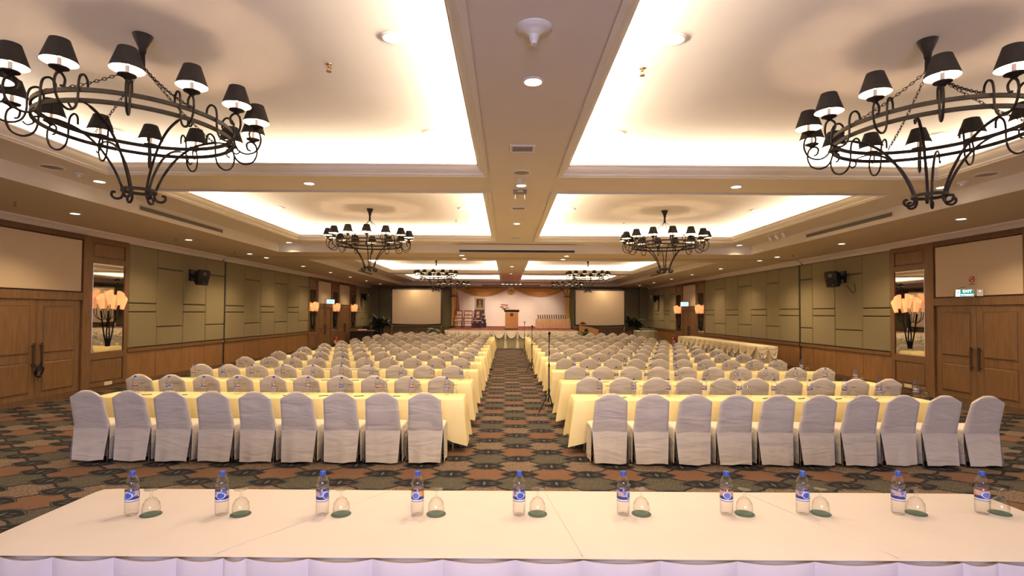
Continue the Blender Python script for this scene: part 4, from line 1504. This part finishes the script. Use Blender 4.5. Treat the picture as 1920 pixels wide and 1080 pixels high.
def mic_stand(x, y, h, label):
    t = thing('microphone_stand', label, 'microphone stand', (x, y, 0))
    for k in range(3):
        a = 2 * PI * k / 3 + PI / 3
        G().tube([(0, 0, 0.42), (0.20 * math.cos(a), 0.24 * math.sin(a), 0.012)], 0.012, 6).obj('tripod_leg', 'black', t)
    G().tube([(0, 0, 0.2), (0, 0, 0.95)], 0.014, 8).obj('lower_tube', 'black', t)
    G().tube([(0, 0, 0.95), (0, 0, h - 0.12)], 0.009, 8).obj('upper_tube', 'black', t)
    G().lathe([(0.02, 0.40), (0.026, 0.42), (0.026, 0.47), (0.018, 0.49)], 10).lathe([(0.018, 0.92), (0.022, 0.94), (0.016, 0.99)], 10).obj('clutch_collar', 'black', t, smooth=40)
    m_ = G().tube([(0, 0.01, h - 0.14), (0, -0.05, h - 0.02)], [0.012, 0.017], 8).obj('microphone', 'black', t)
    G().lathe([(0.018, 0), (0.028, 0.02), (0.026, 0.05), (0.0, 0.065)], 10, cap1=False).mapped(lambda a, bq, c: (a, bq - 0.05 - c * 0.35, h - 0.03 + c)).obj('mesh_head', 'iron', m_, smooth=True)
    g = G()
    pts = [(0.012 * math.cos(i * 0.9), -0.012 + 0.012 * math.sin(i * 0.9), h - 0.15 - i * (h - 0.2) / 40) for i in range(41)]
    g.tube(pts, 0.005, 4).obj('microphone_cable', 'black', t)


mic_stand(0.86, 10.75, 1.60, 'black microphone stand in the aisle nearest the head table')
mic_stand(0.86, 17.9, 1.57, 'black microphone stand in the aisle beside the partition strip')
mic_stand(0.86, 25.4, 1.58, 'black microphone stand in the aisle nearest the stage')

# ------------------------------------------------------------------ buffet table along the right wall
bf = thing('buffet_table', 'long side table with ivory swagged skirt along the right wall', 'table', (8.9, 22.3, 0))
BL, BZ = 4.05, 0.92
G().box(-0.34, 0.34, -BL, BL, BZ - 0.03, BZ).obj('table_top', 'satin', bf)
g = pleat_wall(-BL, BL, 0, 0.03, BZ - 0.03, 0.03, 0.16).mapped(lambda x, y, z: (-0.33 + y, x, z))
g.obj('pleated_skirt', 'satin', bf, smooth=60)
g = pleat_wall(-0.34, 0.34, 0, 0.03, BZ - 0.03, 0.03, 0.16).mapped(lambda x, y, z: (x, -BL + y, z))
g.obj('pleated_skirt', 'satin', bf, smooth=60)
for k in range(14):
    a, bb = -BL + 2 * BL * k / 14, -BL + 2 * BL * (k + 1) / 14
    swag(a, bb, 0, BZ, 0.36, 0.08).mapped(lambda x, y, z: (-0.36 + y, x, z)).obj('skirt_swag', 'satin', bf, smooth=60)
    jabot(bb if k < 13 else bb - 0.06, 0, BZ - 0.01, 0.52, 0.07).mapped(lambda x, y, z: (-0.36 + y, x, z)).obj('skirt_tail', 'satin', bf, smooth=60)
for a, bb in ((-0.36, 0.0), (0.0, 0.36)):
    swag(a, bb, -BL - 0.03, BZ, 0.40, 0.08).obj('skirt_swag', 'satin', bf, smooth=60)
for k in range(4):
    G().box(-0.02, 0.02, -0.02, 0.02, 0, BZ - 0.03).obj('leg', 'grey', bf, loc=((-1, 1)[k % 2] * 0.25, (-1, 1)[k // 2] * (BL - 0.3), 0))

# ------------------------------------------------------------------ projection screens at the hall end
for side, xc, lb in (('left', -5.60, 'large projection screen on legs left of the stage'), ('right', 5.80, 'large projection screen on legs right of the stage')):
    t = thing('projection_screen', lb, 'screen', (xc, 33.2, 0))
    hw, z0, z1 = 1.58, 1.25, 3.52
    n = 14
    rs = [[(-hw + 0.06 + (2 * hw - 0.12) * i / n, -0.03, (z0 + 0.06 - 0.05 * (1 - (2 * i / n - 1) ** 2)) if e == 0 else z1 - 0.07) for i in range(n + 1)] for e in (0, 1)]
    G().rings(rs, closed=False).obj('screen_surface', 'screen', t)
    g = G().box(-hw, -hw + 0.07, -0.05, 0.02, z0, z1).box(hw - 0.07, hw, -0.05, 0.02, z0, z1).box(-hw, hw, -0.05, 0.02, z1 - 0.08, z1)
    g.rings([[(-hw + 2 * hw * i / n, -0.035, z - 0.05 * (1 - (2 * i / n - 1) ** 2)) for i in range(n + 1)] for z in (z0 - 0.02, z0 + 0.07)], closed=False)
    g.obj('black_border', 'black_cloth', t)
    for s in (-1, 1):
        lg = G().tube([(s * (hw - 0.04), 0.05, 0.02), (s * (hw - 0.04), 0.05, z1 - 0.1)], 0.02, 8).obj('support_leg', 'chrome', t)
        G().box(s * (hw - 0.04) - 0.025, s * (hw - 0.04) + 0.025, -0.4, 0.45, 0, 0.03).obj('leg_foot', 'chrome', lg)

# ------------------------------------------------------------------ things on the stage
lc = thing('lectern', 'wooden lectern with round dark emblem in the middle of the stage', 'lectern', (0.30, 31.3, SZ))
G().box(-0.40, 0.40, -0.24, 0.26, 0.0, 0.08).obj('plinth', 'wood_dark', lc)
G().box(-0.38, 0.38, -0.21, 0.24, 0.08, 1.05).obj('lectern_body', 'lectern_wood', lc)
G().box(-0.36, 0.36, -0.225, -0.21, 0.70, 1.03).obj('front_panel', 'lectern_wood', lc)
G().box(-0.36, 0.36, -0.225, -0.21, 0.10, 0.56).obj('front_panel', 'lectern_wood', lc)
G().rings([[(x, -0.28, 1.14), (x, 0.28, 1.04), (x, 0.28, 1.07), (x, -0.28, 1.17)] for x in (-0.44, 0.44)], True, True).obj('sloped_top', 'wood_dark', lc)
e = G().lathe([(0, -0.012), (0.095, -0.012), (0.10, 0)], 24, cap0=False).mapped(lambda a, bq, c: (a, -0.226 + c, bq + 0.88)).obj('emblem_disc', 'black', lc)
G().lathe([(0.03, -0.014), (0.045, -0.014)], 20, cap0=False, cap1=False).mapped(lambda a, bq, c: (a, -0.226 + c, bq + 0.88)).obj('emblem_ring', 'brass', e)


def bouquet(x, y, z, r, label, mats, n=14, seed=1):
    t = thing('flower_bouquet', label, 'flowers', (x, y, z))
    q = random.Random(seed)
    G().lathe([(0.05, 0), (0.07, 0.05), (0.06, 0.10)], 10).obj('vase', 'brass', t, smooth=True)
    for k in range(n):
        a, el = q.uniform(0, 2 * PI), q.uniform(0.1, 1.4)
        d = Vector((math.cos(a) * math.cos(el), math.sin(a) * math.cos(el) * 0.7, math.sin(el))) * r * q.uniform(0.7, 1.0)
        g = G()
        for j in range(5):
            b2 = 2 * PI * j / 5
            p = Vector((math.cos(b2), math.sin(b2), 0.35))
            w = Vector((-math.sin(b2), math.cos(b2), 0)) * 0.03
            g.add([d, d + p * 0.06 + w * 1.6, d + p * 0.12, d + p * 0.06 - w * 1.6, d + p * 0.06 + Vector((0, 0, -0.02))], [(0, 1, 2, 3), (0, 1, 4), (1, 2, 4), (2, 3, 4), (3, 0, 4)])
        g.obj('blossom', mats[k % len(mats)], t)
    for k in range(8):
        a = q.uniform(0, 2 * PI)
        d = Vector((math.cos(a), math.sin(a) * 0.6, q.uniform(-0.2, 0.4))) * r * 1.25
        w = Vector((-math.sin(a), math.cos(a), 0)) * 0.03
        G().add([(0, 0, 0.08), tuple(d * 0.5 + w + Vector((0, 0, 0.06))), tuple(d), tuple(d * 0.5 - w + Vector((0, 0, 0.06))), tuple(d * 0.5 + Vector((0, 0, 0.03)))], [(0, 1, 2, 3), (0, 1, 4), (1, 2, 4), (2, 3, 4), (3, 0, 4)]).obj('leaf', 'leaf_light', t)


bouquet(-0.12, 31.16, SZ + 1.165, 0.34, 'coral flower bouquet on the left corner of the stage lectern', ['flower', 'flower', 'flower_white'], 16, 3)

# trophy table with pleated peach cloth
tt = thing('trophy_table', 'table with gathered peach cloth on the right of the stage', 'table', (2.95, 34.0, SZ))
TW, TH = 1.05, 0.62
G().box(-TW, TW, -0.35, 0.35, TH - 0.03, TH).obj('table_top', 'satin_white', tt)
for a, bb, z0, z1, am, mt in ((-TW, TW, 0.30, TH - 0.02, 0.05, 'peach'), (-TW - 0.03, TW + 0.03, 0.02, 0.34, 0.06, 'peach')):
    pleat_wall(a, bb, -0.36, z0, z1, am, 0.10).obj('gathered_skirt', mt, tt, smooth=60)
for s in (-1, 1):
    pleat_wall(-0.36, 0.36, 0, 0.02, TH - 0.02, 0.05, 0.10).mapped(lambda x, y, z: (s * (TW - y), x, z)).obj('gathered_skirt', 'peach', tt, smooth=60)
for k in range(4):
    G().box(-0.02, 0.02, -0.02, 0.02, 0, TH - 0.03).obj('leg', 'grey', tt, loc=((-1, 1)[k % 2] * 0.9, (-1, 1)[k // 2] * 0.28, 0))
tro0 = None
for k in range(13):
    if tro0 is None:
        tro0 = thing('award_trophy', 'x', 'trophy', group='award trophies on the peach table')
        G().box(-0.045, 0.045, -0.03, 0.03, 0, 0.035).obj('trophy_base', 'trophy', tro0)
        G().rings([[(-0.035, -0.012, 0.035), (0.035, -0.012, 0.035), (0.035, 0.012, 0.035), (-0.035, 0.012, 0.035)], [(-0.05, -0.012, 0.20), (0.02, -0.012, 0.20), (0.02, 0.012, 0.20), (-0.05, 0.012, 0.20)], [(-0.065, -0.012, 0.27), (-0.01, -0.012, 0.27), (-0.01, 0.012, 0.27), (-0.065, 0.012, 0.27)]], True, True).obj('trophy_plaque', 'trophy', tro0)
        c = tro0
    else:
        c = copy_tree(tro0)
    c.location = (2.02 + 0.145 * k, 33.95, SZ + TH)
    c['label'] = 'dark slanted award trophy on the peach table, %s from left' % ORD[k]


def ladder_chair(x, y, z, rz, label):
    t = thing('rosewood_chair', label, 'chair', (x, y, z), rz, 'carved rosewood chairs on the stage')
    for sx in (-1, 1):
        G().box(-0.025, 0.025, -0.025, 0.025, 0, 0.45).obj('leg', 'rosewood', t, loc=(sx * 0.25, -0.22, 0))
        G().box(-0.025, 0.025, -0.025, 0.025, 0, 1.12).obj('leg', 'rosewood', t, loc=(sx * 0.25, 0.22, 0))
        G().box(-0.025, 0.025, -0.24, 0.22, 0.66, 0.70).box(-0.02, 0.02, -0.24, -0.20, 0.45, 0.66).obj('armrest', 'rosewood', t, loc=(sx * 0.27, 0, 0))
    G().box(-0.28, 0.28, -0.26, 0.24, 0.41, 0.46).obj('seat', 'rosewood', t)
    G().box(-0.22, 0.22, -0.22, 0.16, 0.46, 0.50).obj('seat_cushion', 'flower_white', t)
    for zz in (0.60, 0.80, 1.06):
        G().box(-0.23, 0.23, 0.20, 0.24, zz, zz + 0.06).obj('back_rail', 'rosewood', t)
    G().box(-0.10, 0.10, 0.205, 0.235, 0.66, 1.06).obj('back_splat', 'peach', t)
    for zz in (0.12, 0.3):
        G().box(-0.23, 0.23, -0.24, -0.21, zz, zz + 0.035).obj('stretcher', 'rosewood', t)


ladder_chair(-3.05, 33.6, SZ, 0.0, 'carved rosewood armchair at the left end of the stage')
ladder_chair(-2.42, 33.5, SZ, 0.0, 'carved rosewood armchair, middle of the three on the stage')
ladder_chair(-1.86 - 0.0, 34.4, SZ, 0.0, 'carved rosewood armchair beside the black altar on the stage')
# tiered altar with portrait
al = thing('altar_stand', 'black tiered altar stand under the framed portrait', 'altar', (-1.95 + 0.15, 35.6, SZ))
for k, (w, z0, z1, d) in enumerate(((0.46, 0, 0.30, 0.0), (0.42, 0.30, 0.55, 0.08), (0.36, 0.55, 0.80, 0.16), (0.32, 0.80, 1.18, 0.24))):
    G().box(-w, w, -0.36 + d, 0.36, z0, z1 - 0.03).box(-w - 0.02, w + 0.02, -0.38 + d, 0.36, z1 - 0.03, z1).obj('altar_tier', 'black_wood', al)
q = random.Random(4)
for k in range(14):
    s = -1 if k % 2 else 1
    tier = k // 4
    z = (0.30, 0.55, 0.80, 1.18)[min(tier, 3)]
    G().lathe([(0.03, 0), (0.05, 0.05), (0.035, 0.10), (0.0, 0.12)], 8, cap1=False).obj('offering_cup', 'flower_white', al, loc=(s * q.uniform(0.1, 0.40 - 0.03 * tier), -0.33 + 0.08 * min(tier, 3), z), smooth=True)
pf = thing('framed_portrait', 'gilt framed sepia portrait above the black altar', 'picture', (-1.80, 35.75, SZ + 1.19))
g = G().box(-0.34, -0.26, -0.03, 0.03, 0, 0.80).box(0.26, 0.34, -0.03, 0.03, 0, 0.80).box(-0.26, 0.26, -0.03, 0.03, 0, 0.08).box(-0.26, 0.26, -0.03, 0.03, 0.72, 0.80)
g.obj('gilt_frame', 'gilt', pf)
G().box(-0.26, 0.26, 0.0, 0.02, 0.08, 0.72).obj('print_sheet', 'white_label', pf)
G().box(-0.21, 0.21, -0.006, 0.0, 0.12, 0.69).obj('print_ground', 'sepia', pf)
g = G()
for pts in ([(-0.15, 0.13), (0.15, 0.13), (0.12, 0.30), (0.04, 0.36), (-0.04, 0.36), (-0.12, 0.30)], [(-0.065, 0.38), (0.065, 0.38), (0.07, 0.50), (0.0, 0.54), (-0.07, 0.50)], [(-0.09, 0.53), (0.09, 0.53), (0.07, 0.61), (-0.07, 0.61)]):
    g.rings([[(x, y, z) for x, z in pts] for y in (-0.012, -0.006)], True, True)
g.obj('printed_figure', 'sepia_light', pf)
G().box(-0.03, 0.03, 0.03, 0.20, 0.0, 0.5).obj('easel_back', 'black_wood', pf)
# flag pole at the stage edge
for k, (x, lb) in enumerate(((-3.34, 'furled flag on a pole at the left of the stage'),)):
    t = thing('furled_flag', lb, 'flag', (x, 36.2, SZ))
    G().lathe([(0.14, 0), (0.14, 0.03), (0.02, 0.05), (0.015, 2.5), (0.03, 2.54), (0.0, 2.62)], 10, cap1=False).obj('flag_pole', 'brass', t, smooth=40)
    rs = [[(r * math.cos(a) * (1 + 0.2 * math.cos(4 * a)), r * math.sin(a), zz) for a in [2 * PI * i / 16 for i in range(16)]] for zz, r in ((2.35, 0.03), (1.9, 0.09), (1.2, 0.12), (0.75, 0.13))]
    G().rings(rs, True, True).obj('flag_cloth', 'rosewood', t, smooth=60)

# lectern on the floor before the right screen
l2 = thing('side_lectern', 'wide wooden speaker desk with dark emblem below the right screen', 'lectern', (4.80, 31.2, 0))
rs = []
for y in (-0.25, 0.25):
    rs.append([(-0.52, y, 0), (0.52, y, 0), (0.52, y, 1.08)] + [(0.52 - 1.04 * t, y, 1.08 + 0.20 * math.sin(PI / 2 * t)) for t in (0.2, 0.4, 0.6, 0.8)] + [(-0.52, y, 1.30)])
G().rings(rs, True, True).obj('desk_body', 'lectern_wood', l2)
G().lathe([(0, -0.014), (0.11, -0.014), (0.115, 0)], 20, cap0=False).mapped(lambda a, bq, c: (a - 0.18, -0.251 + c, bq + 1.02)).obj('emblem_disc', 'black', l2)
G().box(-0.56, -0.2, -0.27, 0.27, 1.30, 1.325).obj('desk_shelf', 'wood_dark', l2)
bouquet(4.44, 31.1, 1.36, 0.17, 'small dark red bouquet on the side lectern', ['flower', 'rosewood'], 10, 9)

# round standing table at the right rear, counter at the left rear
rt = thing('round_table', 'round table with sage pleated cloth below the right palm', 'table', (8.9, 34.2, 0))
rs = []
n = 96
for z, k in ((0.90, 0.0), (0.5, 0.6), (0.02, 1.0)):
    rs.append([((0.72 + 0.05 * k * (1 + math.cos(12 * a) * 0.8)) * math.cos(a), (0.72 + 0.05 * k * (1 + math.cos(12 * a) * 0.8)) * math.sin(a), z) for a in [2 * PI * i / n for i in range(n)]])
G().rings(rs, True, True).obj('table_cloth', 'satin_green', rt, smooth=60)
G().lathe([(0.73, 0.905), (0.74, 0.915), (0.73, 0.92)], 40).obj('table_top', 'satin_white', rt, smooth=40)
mxr = thing('mixing_console', 'low black console lying on the sage round table', 'console', (9.0, 34.1, 0.92))
G().rings([[(-0.45, -0.25, 0), (0.45, -0.25, 0), (0.45, 0.25, 0), (-0.45, 0.25, 0)], [(-0.45, -0.25, 0.06), (0.45, -0.25, 0.06), (0.45, 0.25, 0.16), (-0.45, 0.25, 0.16)]], True, True).obj('console_body', 'black', mxr)
G().box(-0.40, 0.40, -0.27, -0.25, 0.01, 0.05).obj('console_edge', 'grey', mxr)
cn = thing('reception_counter', 'dark counter with a pale top along the far left wall', 'counter', (-9.2, 33.6, 0))
G().box(-0.55, 0.75, -0.35, 0.35, 0, 0.80).obj('counter_body', 'black_wood', cn)
G().box(-0.45, 0.85, -0.42, 0.40, 0.80, 0.87).obj('counter_top', 'wood', cn)
pp = tag(G().box(-0.25, 0.25, -0.18, 0.18, 0, 0.06).obj('paper_stack', 'white_label', None, loc=(-9.05, 33.5, 0.871)), 'pile of pale papers on the far left counter', 'papers')
dk = thing('equipment_case', 'black equipment case standing beyond the far left counter', 'case', (-9.2, 36.9, 0))
G().box(-0.6, 0.6, -0.4, 0.4, 0, 0.95).obj('case_body', 'black', dk)
G().box(-0.62, 0.62, -0.42, 0.42, 0.95, 1.0).obj('case_lid', 'black', dk)
for s in (-1, 1):
    G().box(s * 0.4 - 0.05, s * 0.4 + 0.05, -0.43, -0.40, 0.6, 0.72).obj('case_latch', 'chrome', dk)


def frond(L, droop, w=0.035, n=9):
    """one arching frond with leaflets either side of the rib"""
    g = G()
    spine = [Vector((L * t, 0, L * 0.55 * t - droop * L * t * t)) for t in [k / n for k in range(n + 1)]]
    g.tube(spine, 0.006, 4)
    for k in range(2, n + 1):
        p = spine[k]
        ll = L * 0.30 * math.sin(PI * (0.15 + 0.8 * k / n))
        for s in (-1, 1):
            tip = p + Vector((ll * 0.5, s * ll, -ll * 0.35))
            mid = (p + tip) / 2
            g.add([p, mid + Vector((w, 0, 0)), tip, mid - Vector((w, 0, 0.01))], [(0, 1, 2), (0, 2, 3)])
    return g


fr_me = [frond(0.85, 0.75, 0.055).data('palm_frond', 'leaf'), frond(0.7, 1.1, 0.055).data('palm_frond', 'leaf'), frond(0.8, 0.4, 0.055).data('palm_frond', 'leaf')]
fl_me = [frond(0.42, 0.7, 0.04, 6).data('fern_frond', 'leaf_light'), frond(0.38, 0.9, 0.04, 6).data('fern_frond', 'leaf')]


def plant(name, x, y, z, label, me, n, stem, s=1.0, seed=2):
    t = thing(name, label, 'plant', (x, y, z))
    q = random.Random(seed)
    G().lathe([(0.14 * s, 0), (0.20 * s, 0.05), (0.22 * s, 0.36 * s), (0.19 * s, 0.36 * s), (0.18 * s, 0.32 * s)], 16).obj('pot', 'pot', t, smooth=40)
    if stem > 0:
        G().tube([(0, 0, 0.3 * s), (0.02, 0, 0.3 + stem * 0.5), (0, 0, 0.3 + stem)], [0.05, 0.04, 0.035], 8).obj('trunk', 'wood_dark', t)
    for k in range(n):
        put('frond', q.choice(me), t, (0, 0, 0.30 * s + stem * q.uniform(0.55, 1.0)), rot=(0, -q.uniform(0.0, 0.7), 2.4 * k))


plant('potted_palm', -8.25, 35.0, 0, 'tall dark potted palm in the left corner by the screen', fr_me, 52, 0.95, 1.3, 3)
plant('potted_palm', 8.5, 35.8, 0, 'tall dark potted palm right of the right screen', fr_me, 48, 0.95, 1.3, 6)
plant('potted_fern', -4.15, 30.4, 0.62, 'leafy green fern at the left front corner of the stage', fl_me, 18, 0, 1.0, 8)
tag(G().box(-0.25, 0.25, -0.25, 0.25, 0, 0.62).obj('plant_plinth', 'wood_dark', None, loc=(-4.15, 30.4, 0)), 'dark plinth under the fern at the left stage corner', 'plinth')
plant('potted_fern', 4.4, 29.95, 0.55, 'small yellow green fern at the right front corner of the stage', fl_me, 14, 0, 0.8, 12)
tag(G().box(-0.18, 0.18, -0.18, 0.18, 0, 0.55).obj('plant_plinth', 'wood_dark', None, loc=(4.4, 29.95, 0)), 'dark plinth under the fern at the right stage corner', 'plinth')
